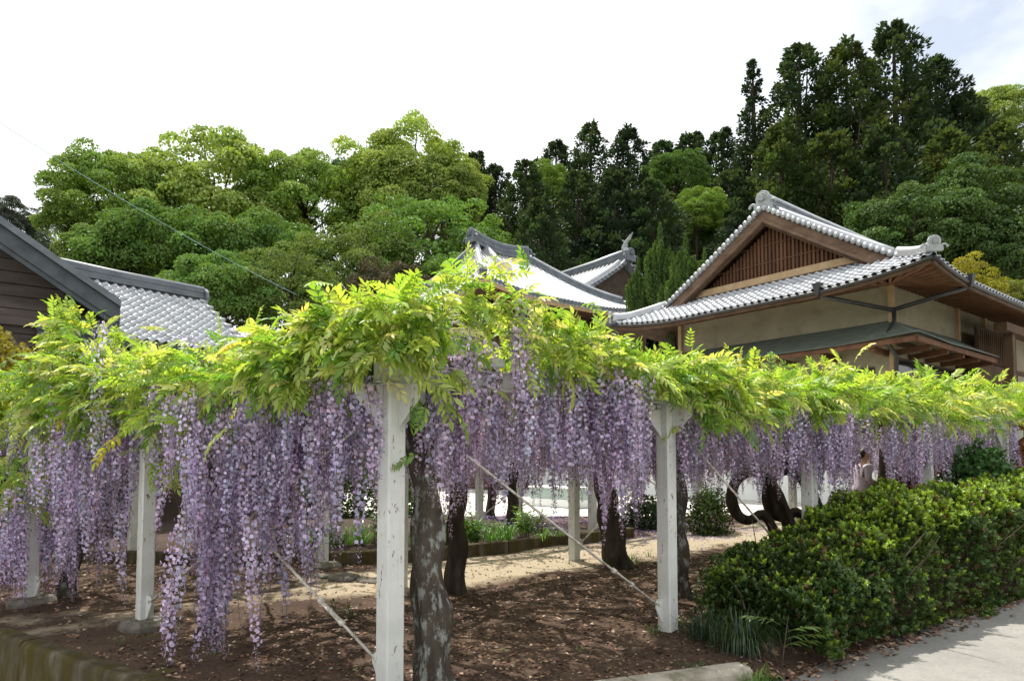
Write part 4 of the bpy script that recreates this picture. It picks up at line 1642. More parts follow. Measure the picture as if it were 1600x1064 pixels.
def mid_rib(fixed, side):
    """Points of one rib from eave upward."""
    pts = []
    if side == 'front':
        x = fixed
        lim = MD / 2
        if x < MR0:
            lim = x / MR0 * MD / 2
        if x > MR1:
            lim = (MW - x) / (MW - MR1) * MD / 2
        if lim < 0.25:
            return None
        for k in range(9):
            y = lim * k / 8
            pts.append((x, y, mz(y, x, y)))
    else:
        y = fixed
        lim = MR0 * (1 - abs(y - MD / 2) / (MD / 2))
        if lim < 0.25:
            return None
        for k in range(9):
            x = lim * k / 8
            q = x / MR0 * MD / 2
            pts.append((x if side == 'left' else MW - x, y, mz(q, x if side == 'left' else MW - x, y)))
    return pts


for side, cnt, span in (('front', 44, MW), ('left', 29, MD), ('right', 29, MD)):
    rows = []
    for k in range(cnt):
        f = span * (k + 0.5) / cnt
        pts = mid_rib(f, side)
        if pts:
            rows.append(pts)
            if side != 'right':
                MB().tube([(p[0], p[1], p[2] + 0.06) for p in pts], 0.085, 8).build('tile_rib', 'tile_rib', mid, smooth=True)
                e = MB()
                d = Vector(pts[0]) - Vector(pts[1])
                d.z = 0
                d.normalize()
                p0 = Vector(pts[0]) + Vector((0, 0, 0.06))
                e.tube([p0, p0 + d * 0.05], [0.11, 0.11], 9)
                e.build('eave_end_tile', 'tile_dark', mid)
    m = MB()
    for A, B in zip(rows[:-1], rows[1:]):
        m.strip(A, B, 0.08)
    m.build('roof_deck', 'tile_rib', mid)
ridge_tube(mid, [(MR0 - 0.25, MD / 2, MRZ + 0.38), (MR0 + 0.3, MD / 2, MRZ + 0.20), (MR0 + 1.0, MD / 2, MRZ + 0.06), ((MR0 + MR1) / 2, MD / 2, MRZ), (MR1 - 0.9, MD / 2, MRZ + 0.03), (MR1 + 0.1, MD / 2, MRZ + 0.16)], 0.40, 0.55, 'main_ridge', 'tile_dark', 'tile_dark', 5)
onigawara(mid, (MR0 - 0.36, MD / 2, MRZ + 0.30), -math.pi / 2, 0.75, 'tile_dark')
onigawara(mid, (MR1 + 0.2, MD / 2, MRZ + 0.10), math.pi / 2, 0.6, 'tile_dark')
for (ex, ey, rx) in ((0, 0, MR0), (MW, 0, MR1), (0, MD, MR0)):
    pts = []
    for k in range(11):
        u = k / 10
        x, y = rx + (ex - rx) * u, MD / 2 + (ey - MD / 2) * u
        q = MD / 2 * (1 - u)
        pts.append((x, y, mz(q, x, y) + 0.06 + 0.22 * max(0, (u - 0.75) / 0.25) ** 2))
    ridge_tube(mid, pts[:9], 0.36, 0.30, 'hip_ridge', 'tile_dark', 'tile', 3)
    ridge_tube(mid, pts[8:], 0.26, 0.14, 'hip_ridge', 'tile_dark', 'tile', 2)
ridge_tube(mid, [(MR0 + 0.55, MD / 2 - 0.05, MRZ + 0.05), (MR0 + 0.50, MD / 2 - 1.0, mz(MD / 2 - 1.0) + 0.08), (MR0 + 0.45, MD / 2 - 2.2, mz(MD / 2 - 2.2) + 0.1)], 0.34, 0.24, 'descending_ridge', 'tile_rib', 'tile_rib', 2)
m = MB()
fr = [(MW * k / 20, 0.05, mz(0, MW * k / 20, 0) - 0.10) for k in range(21)]
lf = [(0.05, MD * k / 14, mz(0, 0, MD * k / 14) - 0.10) for k in range(15)]
m.strip(fr, [(min(max(p[0], 2), MW - 2), 2.0, MEZ + 0.15) for p in fr], 0.06)
m.strip(lf, [(2.0, min(max(p[1], 2), MD - 2), MEZ + 0.15) for p in lf], 0.06)
m.build('soffit', 'wood_brown', mid)
m = MB()
for a, b in list(zip(fr[:-1], fr[1:])) + list(zip(lf[:-1], lf[1:])):
    m.bar((a[0], a[1], a[2] - 0.05), (b[0], b[1], b[2] - 0.05), 0.08, 0.2)
m.build('fascia_board', 'wood_tan', mid)
m = MB()
for k in range(46):
    x = 0.3 + (MW - 0.6) * k / 45
    m.bar((x, 0.12, mz(0, x, 0) - 0.24), (min(max(x, 2), MW - 2), 2.0, MEZ + 0.03), 0.09, 0.11)
tag(m.build('rafters', 'wood_red', mid), kind='stuff')
MB().box((2.0, 2.0, -0.5), (MW - 2, MD - 2, MEZ + 0.2)).build('wall', 'wood_brown', mid)
for k in range(4):
    x = 2.0 + (MW - 4) * k / 3
    MB().tube([(x, 1.95, -0.4), (x, 1.95, MEZ + 0.1)], 0.2, 12).build('pillar', 'wood_brown', mid, smooth=True)

# ---- gate roof farther back: its ridge ends in a fish-tailed finial
GP = at(985, 392, 42.0)
gate = empty('temple_gate', (GP.x, GP.y, 0.5), ROTB)
GZ = GP.z - 0.5
tag(gate, 'distant temple gate roof with long ridge and fish-tail finial beside the juniper', 'gate')
for k in range(26):
    y = 0.15 + k * 0.36
    pts = [(-4.6 * (q / 8), y, GZ - 0.35 - 3.0 * (q / 8) ** 0.86) for q in range(9)]
    MB().tube([(p[0], p[1], p[2] + 0.06) for p in pts], 0.10, 8).build('tile_rib', 'tile_rib', gate, smooth=True)
m = MB()
m.strip([(-4.6 * (q / 8), 0, GZ - 0.35 - 3.0 * (q / 8) ** 0.86) for q in range(9)], [(-4.6 * (q / 8), 9.4, GZ - 0.35 - 3.0 * (q / 8) ** 0.86) for q in range(9)], 0.10)
m.strip([(4.6 * (q / 8), 9.4, GZ - 0.35 - 3.0 * (q / 8) ** 0.86) for q in range(9)], [(4.6 * (q / 8), 0, GZ - 0.35 - 3.0 * (q / 8) ** 0.86) for q in range(9)], 0.10)
m.build('roof_deck', 'tile', gate)
ridge_tube(gate, [(0, 0, GZ - 0.40), (0, 3, GZ - 0.52), (0, 9.4, GZ - 0.55)], 0.45, 0.60, 'main_ridge', 'tile_dark', 'tile_rib', 5)
ridge_tube(gate, [(-4.6 * (q / 8), 0.28, GZ - 0.25 - 3.0 * (q / 8) ** 0.86) for q in range(1, 9)], 0.32, 0.22, 'descending_ridge', 'tile', 'tile_rib', 2)
for k in range(15):
    q = (k + 0.5) / 15
    for sg in (-1, 1):
        MB().tube([(sg * 4.6 * q, 0.06, GZ - 0.31 - 3.0 * q ** 0.86), (sg * 4.6 * q, -0.12, GZ - 0.31 - 3.0 * q ** 0.86)], 0.11, 8).build('verge_tile', 'tile_dark', gate)
onigawara(gate, (0, -0.15, GZ - 0.5), 0, 0.8, 'tile_dark')
m = MB()
m.tube([(0, 0.15, GZ + 0.15), (0, 0.35, GZ + 0.42), (0, 0.22, GZ + 0.72), (0, -0.05, GZ + 1.0), (0, -0.12, GZ + 1.15)], [0.22, 0.20, 0.13, 0.07, 0.02], 8)
m.prism([(-0.05, GZ + 0.75), (0.55, GZ + 1.0), (0.25, GZ + 0.65)], 0, -0.04, 0.04)
m.prism([(-0.1, GZ + 0.8), (-0.35, GZ + 1.25), (0.12, GZ + 0.9)], 0, -0.04, 0.04)
m.build('finial', 'oni', gate)
MB().box((-2.6, 0.9, -0.5), (2.6, 8.5, GZ - 2.2)).build('wall', 'wood_brown', gate)
MB().prism([(-3.6, GZ - 3.0), (3.6, GZ - 3.0), (0, GZ - 0.7)], 1, 0.5, 0.6).build('gable_board', 'wood_dark', gate)

# ---- left: plank-walled house with dark verge, tiled wing behind it
TIP = at(182, 480, 12.5)
e2 = Vector((0.80, 0.60))
hroot = empty('plank_house', (TIP.x - 4.6 * e2.x, TIP.y - 4.6 * e2.y, 0), math.atan2(e2.y, e2.x))
tag(hroot, 'grey plank-walled house with dark sweeping roof verge behind the racemes', 'house')
PKZ = TIP.z + 3.2


def vz(x):                      # roof line over local x, ridge at 0, eave tip at 4.6
    return PKZ - 3.2 * (abs(x) / 4.6) ** 0.90


xs = [4.6 * k / 14 for k in range(15)]
for nm, mt, up, dn, y0, y1 in (('verge_tile_course', 'tile_dark', 0.16, 0.03, -0.04, 0.34), ('verge_board', 'fascia', 0.025, -0.26, 0.03, 0.12), ('verge_moulding', 'fascia', -0.262, -0.36, 0.06, 0.16)):
    m = MB()
    for a, b in zip(xs[:-1], xs[1:]):
        for sg in (1, -1):
            m.prism([(sg * a, vz(a) + up), (sg * b, vz(b) + up), (sg * b, vz(b) + dn), (sg * a, vz(a) + dn)], 1, y0, y1)
    m.build(nm, mt, hroot)
m = MB()
m.strip([(x, 0.13, vz(x) - 0.02) for x in xs], [(x, 6.5, vz(x) - 0.02) for x in xs], 0.10)
m.strip([(-x, 6.5, vz(x) - 0.02) for x in xs], [(-x, 0.13, vz(x) - 0.02) for x in xs], 0.10)
m.build('roof_deck', 'tile_dark', hroot)
MB().box((-3.9, 0.75, -0.6), (3.9, 6.0, vz(3.9) - 0.15)).build('wall', 'wood_grey', hroot)
MB().prism([(-3.9, vz(3.9) - 0.15), (3.9, vz(3.9) - 0.15), (0, vz(0) - 0.5)], 1, 0.78, 0.9).build('gable_wall', 'wood_grey', hroot)
for k in range(32):
    z0 = 0.4 + k * 0.22

    def half_at(z):
        return min(3.9, 4.6 * max(0.0, (PKZ - z - 0.22) / 3.2) ** (1 / 0.9))
    h0, h1 = half_at(z0), half_at(z0 + 0.205)
    if h1 > 0.2:
        MB().prism([(-h0, z0), (h0, z0), (h1, z0 + 0.205), (-h1, z0 + 0.205)], 1, 0.70 + 0.006 * (k % 2), 0.748 if z0 < vz(3.9) - 0.4 else 0.777).build('plank', 'wood_grey', hroot)
for x in (-3.9, -1.3, 1.3, 2.6, 3.85):
    MB().box((x - 0.06, 0.64, 0.0), (x + 0.06, 0.70, vz(min(abs(x) + 0.5, 4.3)) - 0.45)).build('stud', 'wood_grey', hroot)
MB().box((-3.9, 0.62, 4.05), (3.9, 0.698, 4.2)).build('wall_beam', 'wood_grey', hroot)
MB().box((2.5, -0.6, 1.55), (4.4, 0.6, 1.75)).build('porch_beam', 'wood_grey', hroot)
MB().box((2.5, 0.55, 0.2), (4.2, 0.63, 1.5)).build('doorway', 'wood_dark', hroot)

e3 = Vector((0.605, 0.796))
RE = at(310, 452, 17.0)
tw = empty('tiled_house', (RE.x, RE.y, 0), math.atan2(e3.y, e3.x))
tag(tw, 'house with pale checkered pantile roof and dark ridge behind the plank house', 'house')
TWZ = RE.z - 0.25


def tz(w):
    return TWZ - 1.62 * (w / 2.45) ** 0.95


tile_roof(tw, lambda a, q: (-4.2 + a, -2.45 * (1 - q), tz(2.45 * (1 - q))), 22, 14, 0.19, lambda a, q: True, near=(-1, -2, 5))
m = MB()
ws = [2.45 * k / 6 for k in range(7)]
m.strip([(-4.3, -w, tz(w) - 0.01) for w in ws], [(0.0, -w, tz(w) - 0.01) for w in ws], 0.08)
m.strip([(0.0, w, tz(w) - 0.01) for w in ws], [(-4.3, w, tz(w) - 0.01) for w in ws], 0.08)
m.build('roof_deck', 'tile_dark', tw)
ridge_tube(tw, [(-4.3, 0, TWZ + 0.02), (-2, 0, TWZ), (0.02, 0, TWZ + 0.03)], 0.30, 0.22, 'main_ridge', 'tile_dark', 'tile_dark', 3)
MB().tube([(0.0, 0, TWZ + 0.10), (0.08, 0, TWZ + 0.10)], 0.22, 10).build('ridge_end_tile', 'tile_dark', tw)
m = MB()
for k in range(9):
    w = 2.45 * (k + 0.5) / 9
    MB().tube([(-0.14, -w, tz(w) + 0.06), (0.06, -w, tz(w) + 0.06)], 0.06, 8).build('verge_tile', 'tile', tw, smooth=True)
MB().box((-4.1, -1.75, -0.5), (-0.35, 1.75, tz(1.75) - 0.1)).build('wall', 'wood_dark', tw)
MB().prism([(-1.75, tz(1.75) - 0.1), (1.75, tz(1.75) - 0.1), (0, tz(0) - 0.1)], 0, -0.45, -0.36).build('gable_wall', 'wood_grey', tw)
MB().bar((-4.3, -2.42, tz(2.45) - 0.10), (0.0, -2.42, tz(2.45) - 0.10), 0.06, 0.14).build('fascia_board', 'fascia', tw)

# overhead cable
cp = [at(-260, 20, 16.0), at(460, 458, 27.0)]
m = MB()
pts = []
for k in range(25):
    u = k / 24
    p = cp[0].lerp(cp[1], u)
    p.z -= 0.55 * 4 * u * (1 - u) * 0.6
    pts.append(p - cp[0])
m.tube(pts, 0.009, 6)
tag(m.build('overhead_cable', 'wire', loc=cp[0]), 'thin teal cable sagging across the sky toward the houses', 'cable')


# ------------------------------------------------------------------ trees on the hill
CARD_V = np.array([(-0.5, 0, 0.0), (0, -0.06, -0.14), (0.5, 0, 0.0), (0.30, 0.62, -0.02), (0, 1.0, -0.22), (-0.30, 0.62, -0.02), (0, 0.55, 0.12)])
CARD_F = np.array([(0, 1, 6), (1, 2, 6), (2, 3, 6), (3, 4, 6), (4, 5, 6), (5, 0, 6)])
QUAD_V = np.array([(-0.5, 0.0, 0.0), (0.5, 0.0, 0.0), (0.42, 0.9, -0.1), (-0.42, 0.9, -0.1)])
RH_V = np.array([(0, 0, 0), (0.42, 0.45, 0.06), (0, 1.0, -0.12), (-0.42, 0.45, 0.06)])
RH_F = np.array([(0, 1, 2), (0, 2, 3)])


def broadleaf(seed, w, h, nclump, cards, csize, lump=(0.9, 1.6)):
    """Crown of many leafy domes, origin at the crown's base centre; w half-width, h height."""
    r = np.random.default_rng(seed)
    parts = []
    cl = []
    for k in range(nclump):
        for _ in range(12):
            d = unit(r.normal(size=3))
            if d[2] > -0.55:
                break
        rad = r.uniform(0.6, 1.0) if r.random() < 0.2 else r.uniform(0.84, 1.0)
        lobes = 1 + 0.42 * mnoise.noise(Vector((d[0] * 1.9 + seed * 3.3, d[1] * 1.9, d[2] * 1.9))) + r.normal(0, 0.07)
        c = np.array((d[0] * w * rad * lobes, d[1] * w * rad * lobes, h * 0.47 + d[2] * h * 0.5 * rad * lobes))
        cl.append((c, d))
    for c, d in cl:
        R0 = r.uniform(*lump)
        n = int(cards * (R0 / 1.2) ** 2)
        q = unit(r.normal(size=(n, 3)) + np.array((d[0] * 0.4, d[1] * 0.4, 1.0)))
        sh = r.uniform(0.72, 1.05, n)
        O = c + q * (R0 * sh)[:, None] * np.array((1.0, 1.0, 0.72))
        Yd = q * 0.55 + unit(r.normal(size=(n, 3))) * 0.75 + np.array((0, 0, 0.1))
        Zd = q + unit(r.normal(size=(n, 3))) * 0.45
        k = r.uniform(0.82, 1.18)
        t = np.ones((n, 3)) * (k * r.uniform(0.86, 1.14, n))[:, None]
        t[:, 0] *= r.uniform(0.92, 1.08)
        V_, F_, C_ = inst(RH_V, RH_F, np.ones((4, 3)), O - Yd * csize * 0.4, frames(Yd, Zd), csize * r.uniform(0.7, 1.3, n), t)
        parts.append((V_, F_, C_))
    V, F, C = cat_parts(parts)
    return np_mesh('crown', V, F, C, [MAT['tree_leaf']]), [c for c, d in cl]


def conifer(seed, w, h, levels, per, cards, csize, droop=0.15, taper=0.85, clumpr=0.55):
    r = np.random.default_rng(seed)
    parts, tips = [], []
    for i in range(levels):
        u = (i + 0.5) / levels
        z = h * (0.04 + 0.96 * u)
        rad = w * (1 - u) ** taper * (0.85 + 0.3 * r.random()) + 0.12
        n_ = max(2, int(per * (0.45 + 0.55 * (1 - u))))
        a0 = r.uniform(0, 6.28)
        for k in range(n_):
            a = a0 + 6.283 * k / n_ + r.normal(0, 0.25)
            L = rad * r.uniform(0.7, 1.15)
            for f in (0.45, 0.78, 1.0):
                if f < 0.7 and r.random() < 0.5:
                    continue
                c = np.array((math.cos(a) * L * f, math.sin(a) * L * f, z - droop * L * f + 0.25 * f * f * L * 0.5 + r.normal(0, 0.12)))
                R0 = clumpr * (0.28 + 0.95 * (1 - u)) * r.uniform(0.75, 1.25)
                if f == 1.0:
                    tips.append(c)
                n = int(cards * (0.6 + 0.6 * (1 - u)))
                q = unit(r.normal(size=(n, 3)) + np.array((math.cos(a) * 0.5, math.sin(a) * 0.5, 0.55)))
                O = c + q * (R0 * r.uniform(0.4, 1.05, n))[:, None]
                Yd = q * 0.7 + np.array((math.cos(a) * 0.4, math.sin(a) * 0.4, 0.35)) + unit(r.normal(size=(n, 3))) * 0.4
                Zd = np.array((0, 0, 1.0)) + unit(r.normal(size=(n, 3))) * 0.6
                t = np.ones((n, 3)) * (r.uniform(0.8, 1.2) * r.uniform(0.82, 1.18, n))[:, None]
                t[:, 0] *= r.uniform(0.88, 1.2)
                parts.append(inst(RH_V * np.array((0.8, 1, 1)), RH_F, np.ones((4, 3)), O - Yd * csize * 0.3, frames(Yd, Zd), csize * r.uniform(0.7, 1.3, n), t))
    V, F, C = cat_parts(parts)
    return np_mesh('crown', V, F, C, [MAT['tree_leaf']]), tips


def trunk_mesh(h, r0, centers, limbs=8, z0=-1.0, seed=0):
    rr = random.Random(seed)
    m = MB()
    m.tube([(0, 0, z0), (0.05, 0.03, z0 + (h - z0) * 0.4), (-0.06, 0.04, z0 + (h - z0) * 0.75), (0, 0, h)], [r0 * 1.25, r0, r0 * 0.65, r0 * 0.2], 9)
    for c in rr.sample(list(centers), min(limbs, len(centers))):
        zs = max(z0 + 0.35 * (h - z0), c[2] * 0.55)
        m.tube([(0, 0, zs), (c[0] * 0.45, c[1] * 0.45, (zs + c[2]) / 2 + 0.2), (c[0] * 0.92, c[1] * 0.92, c[2])], [r0 * 0.42, r0 * 0.26, r0 * 0.08], 6)
    return m.mesh('trunk', 'tree_bark', True)


KINDS_B = []
for sd, (w, h, nc, cd, cs) in enumerate([(5.2, 8.6, 180, 330, 0.21), (4.7, 9.6, 180, 330, 0.21), (5.6, 7.6, 190, 320, 0.21), (4.2, 7.2, 180, 300, 0.17)]):
    me, cen = broadleaf(11 + sd, w, h, nc, cd, cs, (0.5, 0.95) if sd == 3 else (0.65, 1.35))
    KINDS_B.append((w, h, me, trunk_mesh(h * 0.8, 0.32, cen, 10, -5.0, sd)))
KINDS_C = []
for sd, (w, h, lv, pr, cd, cs, tp, cr) in enumerate([(5.0, 20.0, 30, 11, 85, 0.21, 0.66, 1.15), (4.8, 17.0, 27, 11, 90, 0.21, 0.58, 1.15), (2.9, 19.0, 30, 7, 60, 0.20, 0.85, 0.80)]):
    me, tips = conifer(31 + sd, w, h, lv, pr, cd, cs, 0.16, tp, cr)
    KINDS_C.append((w, h, me, trunk_mesh(h * 0.97, 0.26, tips, 26, -4.0, sd)))


def juniper_crown(seed, w, h, plumes):
    """Flame-like plumes of upswept scaly sprays."""
    r = np.random.default_rng(seed)
    parts, tips = [], []
    for k in range(plumes):
        a = r.uniform(0, 6.28)
        rad = w * math.sqrt(r.random()) * 0.75
        z0 = h * r.uniform(0.0, 0.55) * (1 - 0.3 * rad / w)
        top = h * (1.0 - 0.55 * (rad / w) ** 1.1) * r.uniform(0.82, 1.0)
        if k == 0:
            rad, top, z0 = 0.0, h, h * 0.4
        L = max(0.9, top - z0)
        n = int(210 * L)
        u = r.random(n) ** 0.8
        base_ = np.array((math.cos(a) * rad * 0.7, math.sin(a) * rad * 0.7, z0))
        tip_ = np.array((math.cos(a) * rad * 1.15, math.sin(a) * rad * 1.15, z0 + L))
        tips.append(tip_)
        q = unit(r.normal(size=(n, 3)) * np.array((1, 1, 0.3)))
        O = base_ + (tip_ - base_) * u[:, None] + q * (0.30 * (1 - u) ** 0.8 * np.minimum(1, u * 6 + 0.3) * r.uniform(0.4, 1.1, n))[:, None]
        Yd = q * 0.55 + np.array((0, 0, 1.0)) + unit(r.normal(size=(n, 3))) * 0.35
        t = np.ones((n, 3)) * (r.uniform(0.8, 1.2) * r.uniform(0.75, 1.25, n) * (0.8 + 0.4 * u))[:, None]
        parts.append(inst(RH_V * np.array((0.5, 1, 1)), RH_F, np.ones((4, 3)), O, frames(Yd, q + unit(r.normal(size=(n, 3))) * 0.5), 0.15 * r.uniform(0.6, 1.3, n), t))
    V, F, C = cat_parts(parts)
    return np_mesh('crown', V, F, C, [MAT['tree_leaf']]), tips


me, tips = juniper_crown(77, 1.0, 4.6, 46)
KIND_J = (1.0, 4.6, me, trunk_mesh(4.3, 0.09, tips, 20, -3.0, 5))

TREE_GROUP = 'trees on the wooded hill'


def plant_tree(name, label, kind, px, top, hw, d, col, group=TREE_GROUP, cat='tree', hscale=None):
    w, h, crown, trunk = kind
    p = at(px, top, d)
    half = hw / FPX * d * ((2.15 if kind is not KINDS_C[2] else 1.45) if kind in KINDS_C else 1.0)
    sx = half / w
    sz = sx if hscale is None else sx * hscale
    gz_ = terrain(p.x, p.y)
    base_z = p.z - h * sz
    root = empty(name, (p.x, p.y, gz_), rng.uniform(0, 6.28))
    tag(root, label, cat, group)
    c = link('crown', crown, root, (0, 0, base_z - gz_))
    c.scale = (sx, sx, sz)
    k = rng.uniform(0.9, 1.1)
    c.color = (col[0] * k, col[1] * k, col[2] * k, 1)
    t = link('trunk', trunk, root, (0, 0, base_z - gz_))
    ext = max(1.0, (base_z - gz_) / (4.0 * sz))
    t.scale = (sx, sx, sz)
    # the stem mesh reaches a few metres below the crown; carry it on down to the slope where the crown sits higher
    if base_z - gz_ > 3.5 * sz:
        MB().tube([(0, 0, -0.6), (0, 0, base_z - gz_ - 2.0 * sz)], [0.45 * sx, 0.36 * sx], 9).build('lower_trunk', 'tree_bark', root, smooth=True)
    return root


CAMPHOR = (0.19, 0.29, 0.058)
CAMPHOR_Y = (0.27, 0.35, 0.080)
GREEN = (0.125, 0.225, 0.046)
DULL = (0.135, 0.195, 0.047)
BLUEG = (0.075, 0.150, 0.036)
CEDAR = (0.044, 0.074, 0.036)
CEDAR_D = (0.032, 0.054, 0.032)
CEDAR_L = (0.062, 0.094, 0.034)
LIME = (0.150, 0.240, 0.030)
YELLOW = (0.25, 0.235, 0.022)
B0, B1, B2, B3 = KINDS_B
C0, C1, C2 = KINDS_C
trees = [
    # kind, x, top, half width, distance, colour, label
    ('camphor_tree', B0, 172, 240, 92, 56, CAMPHOR, 'rounded camphor tree with sky gaps at the outer end of the hill'),
    ('camphor_tree', B2, 108, 312, 48, 54, CAMPHOR, 'small camphor crown leaning out beside the open sky'),
    ('camphor_tree', B1, 325, 222, 118, 60, CAMPHOR_Y, 'tallest broad yellow-green camphor tree above the tiled house'),
    ('camphor_tree', B0, 470, 240, 95, 62, CAMPHOR, 'camphor tree next to the narrow bluish one'),
    ('camphor_tree', B2, 240, 330, 105, 47, GREEN, 'dense green camphor tree directly above the tiled house ridge'),
    ('camphor_tree', B1, 165, 362, 75, 46, DULL, 'dull olive tree above the plank house roof'),
    ('camphor_tree', B0, 395, 335, 110, 49, GREEN, 'shadowy green tree above the end of the tiled roof'),
    ('camphor_tree', B2, 330, 405, 95, 40, GREEN, 'low dark green tree just past the tiled house gable'),
    ('camphor_tree', B3, 450, 395, 85, 42, DULL, 'low olive tree over the highest wisteria leaves'),
    ('maple_tree', B2, 545, 250, 48, 72, BLUEG, 'bluish green tree squeezed between camphors'),
    ('oak_tree', B1, 640, 200, 92, 62, CAMPHOR_Y, 'tall pale yellow-green oak dome beside the conifers'),
    ('oak_tree', B0, 690, 245, 62, 60, CAMPHOR_Y, 'yellowish oak shoulder next to the tall oak dome'),
    ('oak_tree', B3, 665, 298, 108, 52, GREEN, 'bushy fresh green oak above the hipped hall ridge'),
    ('oak_tree', B3, 560, 345, 95, 48, DULL, 'small-leaved olive oak left of the bushy fresh one'),
    ('oak_tree', B3, 700, 390, 70, 46, GREEN, 'green oak touching the hipped hall ridge'),
    ('acacia_tree', B2, 610, 412, 62, 38, (0.085, 0.075, 0.035), 'flat brownish tree peeking over the wisteria'),
    ('cedar_tree', C1, 742, 230, 36, 80, CEDAR_D, 'dark cedar just behind the yellowish oak'),
    ('cedar_tree', C1, 772, 252, 40, 78, CEDAR_D, 'squat dark cedar in the dip of the skyline'),
    ('cedar_tree', C0, 822, 244, 52, 66, CEDAR, 'broad cedar above the hipped hall roof'),
    ('cedar_tree', C1, 870, 212, 40, 80, CEDAR_D, 'dark cedar behind the lime green crown'),
    ('cedar_tree', C0, 925, 182, 44, 78, CEDAR, 'pointed cedar, tallest above the temple gate'),
    ('cedar_tree', C0, 985, 190, 52, 74, CEDAR_D, 'broad dark cedar beside the tallest one above the gate'),
    ('lime_tree', B1, 856, 250, 34, 70, LIME, 'small lime green crown among dark cedars'),
    ('cedar_tree', C0, 905, 262, 66, 60, CEDAR, 'grey-green cedar in the second row above the gate ridge'),
    ('cedar_tree', C1, 965, 262, 62, 58, CEDAR_D, 'brownish dark cedar in the second row by the finial'),
    ('cedar_tree', C1, 1025, 280, 60, 56, CEDAR, 'cedar behind the junipers'),
    ('cedar_tree', C0, 845, 305, 66, 52, CEDAR, 'cedar just above the hipped hall slope'),
    ('lime_tree', B0, 1062, 232, 44, 68, (0.09, 0.17, 0.03), 'bright broadleaf crown left of the gable among cedars'),
    ('lime_tree', B1, 1092, 290, 40, 60, LIME, 'lime green sprays beside the great gable'),
    ('cedar_tree', C1, 1085, 200, 46, 105, (0.032, 0.06, 0.03), 'hazy far cedar on the crest'),
    ('cedar_tree', C1, 1135, 196, 50, 100, (0.032, 0.06, 0.03), 'far cedar on the crest next to the slender spire'),
    ('cedar_tree', C1, 1040, 212, 44, 108, (0.032, 0.06, 0.03), 'far cedar low on the crest'),
    ('cedar_tree', C2, 1187, 78, 42, 78, CEDAR_D, 'slender isolated cedar spire standing before the sky'),
    ('cedar_tree', C0, 1262, 56, 72, 76, CEDAR, 'tall cedar to the right of the slender spire'),
    ('cedar_tree', C0, 1337, 52, 80, 74, CEDAR_L, 'massive cedar with rounded top above the gable'),
    ('cedar_tree', C0, 1415, 20, 80, 76, CEDAR, 'highest cedar of the hill with ragged forked top'),
    ('cedar_tree', C1, 1480, 78, 58, 78, CEDAR_D, 'cedar with loose top right of the highest one'),
    ('cedar_tree', C1, 1522, 135, 60, 76, CEDAR, 'lower cedar at the end of the tall row'),
    ('cedar_tree', C0, 1230, 185, 80, 62, CEDAR_L, 'olive cedar in front of the tall row, over the ridge end tile'),
    ('cedar_tree', C0, 1310, 200, 84, 60, CEDAR_L, 'olive cedar behind the gable roof slope'),
    ('cedar_tree', C1, 1145, 262, 60, 62, CEDAR, 'dim cedar hugging the gable outline'),
    ('cedar_tree', C0, 1395, 190, 84, 58, CEDAR, 'dark cedar above the corner ridge'),
    ('cypress_tree', B0, 1440, 290, 92, 46, (0.07, 0.125, 0.03), 'dense green cypress right of the corner ridge tile'),
    ('cypress_tree', B1, 1545, 255, 105, 48, (0.065, 0.115, 0.028), 'big bushy cypress beside the eave'),
    ('cypress_tree', C1, 1495, 200, 75, 58, CEDAR_L, 'cypress crown under the tall cedars'),
    ('cypress_tree', C0, 1580, 185, 75, 60, CEDAR_L, 'cypress crown below the yellowish hilltop tree'),
    ('hilltop_tree', B0, 1590, 128, 58, 85, CAMPHOR_Y, 'yellow-green tree on the bright hilltop'),
    ('maple_tree', B3, 1500, 405, 62, 33, YELLOW, 'yellow young maple behind the hall eave'),
    ('maple_tree', B3, 1585, 430, 52, 33, (0.13, 0.15, 0.02), 'olive-yellow maple beside the young yellow one'),
    ('cypress_tree', B2, 1600, 360, 80, 44, (0.075, 0.13, 0.03), 'lower cypress at the end of the eave'),
    ('far_tree', B1, 8, 308, 36, 95, (0.05, 0.062, 0.045), 'dusky far tree above the plank house verge'),
    ('far_tree', B2, 60, 372, 46, 90, (0.06, 0.085, 0.05), 'hazy low tree past the plank house verge'),
    ('cedar_tree', C1, 1160, 330, 55, 45, CEDAR_D, 'shaded cedar behind the gable peak'),
]
tc_ = 0
for nm, kd_, px, top, hw, d, col, lab in trees:
    plant_tree(nm, lab, kd_, px, top, hw, d, col)
for px, top, hw, d, lab in ((1035, 345, 30, 31, 'flame-shaped juniper with the tallest tip before the temple gate'), (1075, 362, 30, 30, 'flame-shaped juniper close to the bargeboard'),
                            (1000, 400, 26, 32, 'low juniper under the finial of the gate'), (1105, 385, 28, 29, 'juniper half hidden by the bargeboard'), (1055, 400, 30, 28, 'stocky juniper in the middle of the juniper row')):
    plant_tree('juniper', lab, KIND_J, px, top, hw, d, (0.075, 0.135, 0.026), 'junipers beside the gate', 'juniper')


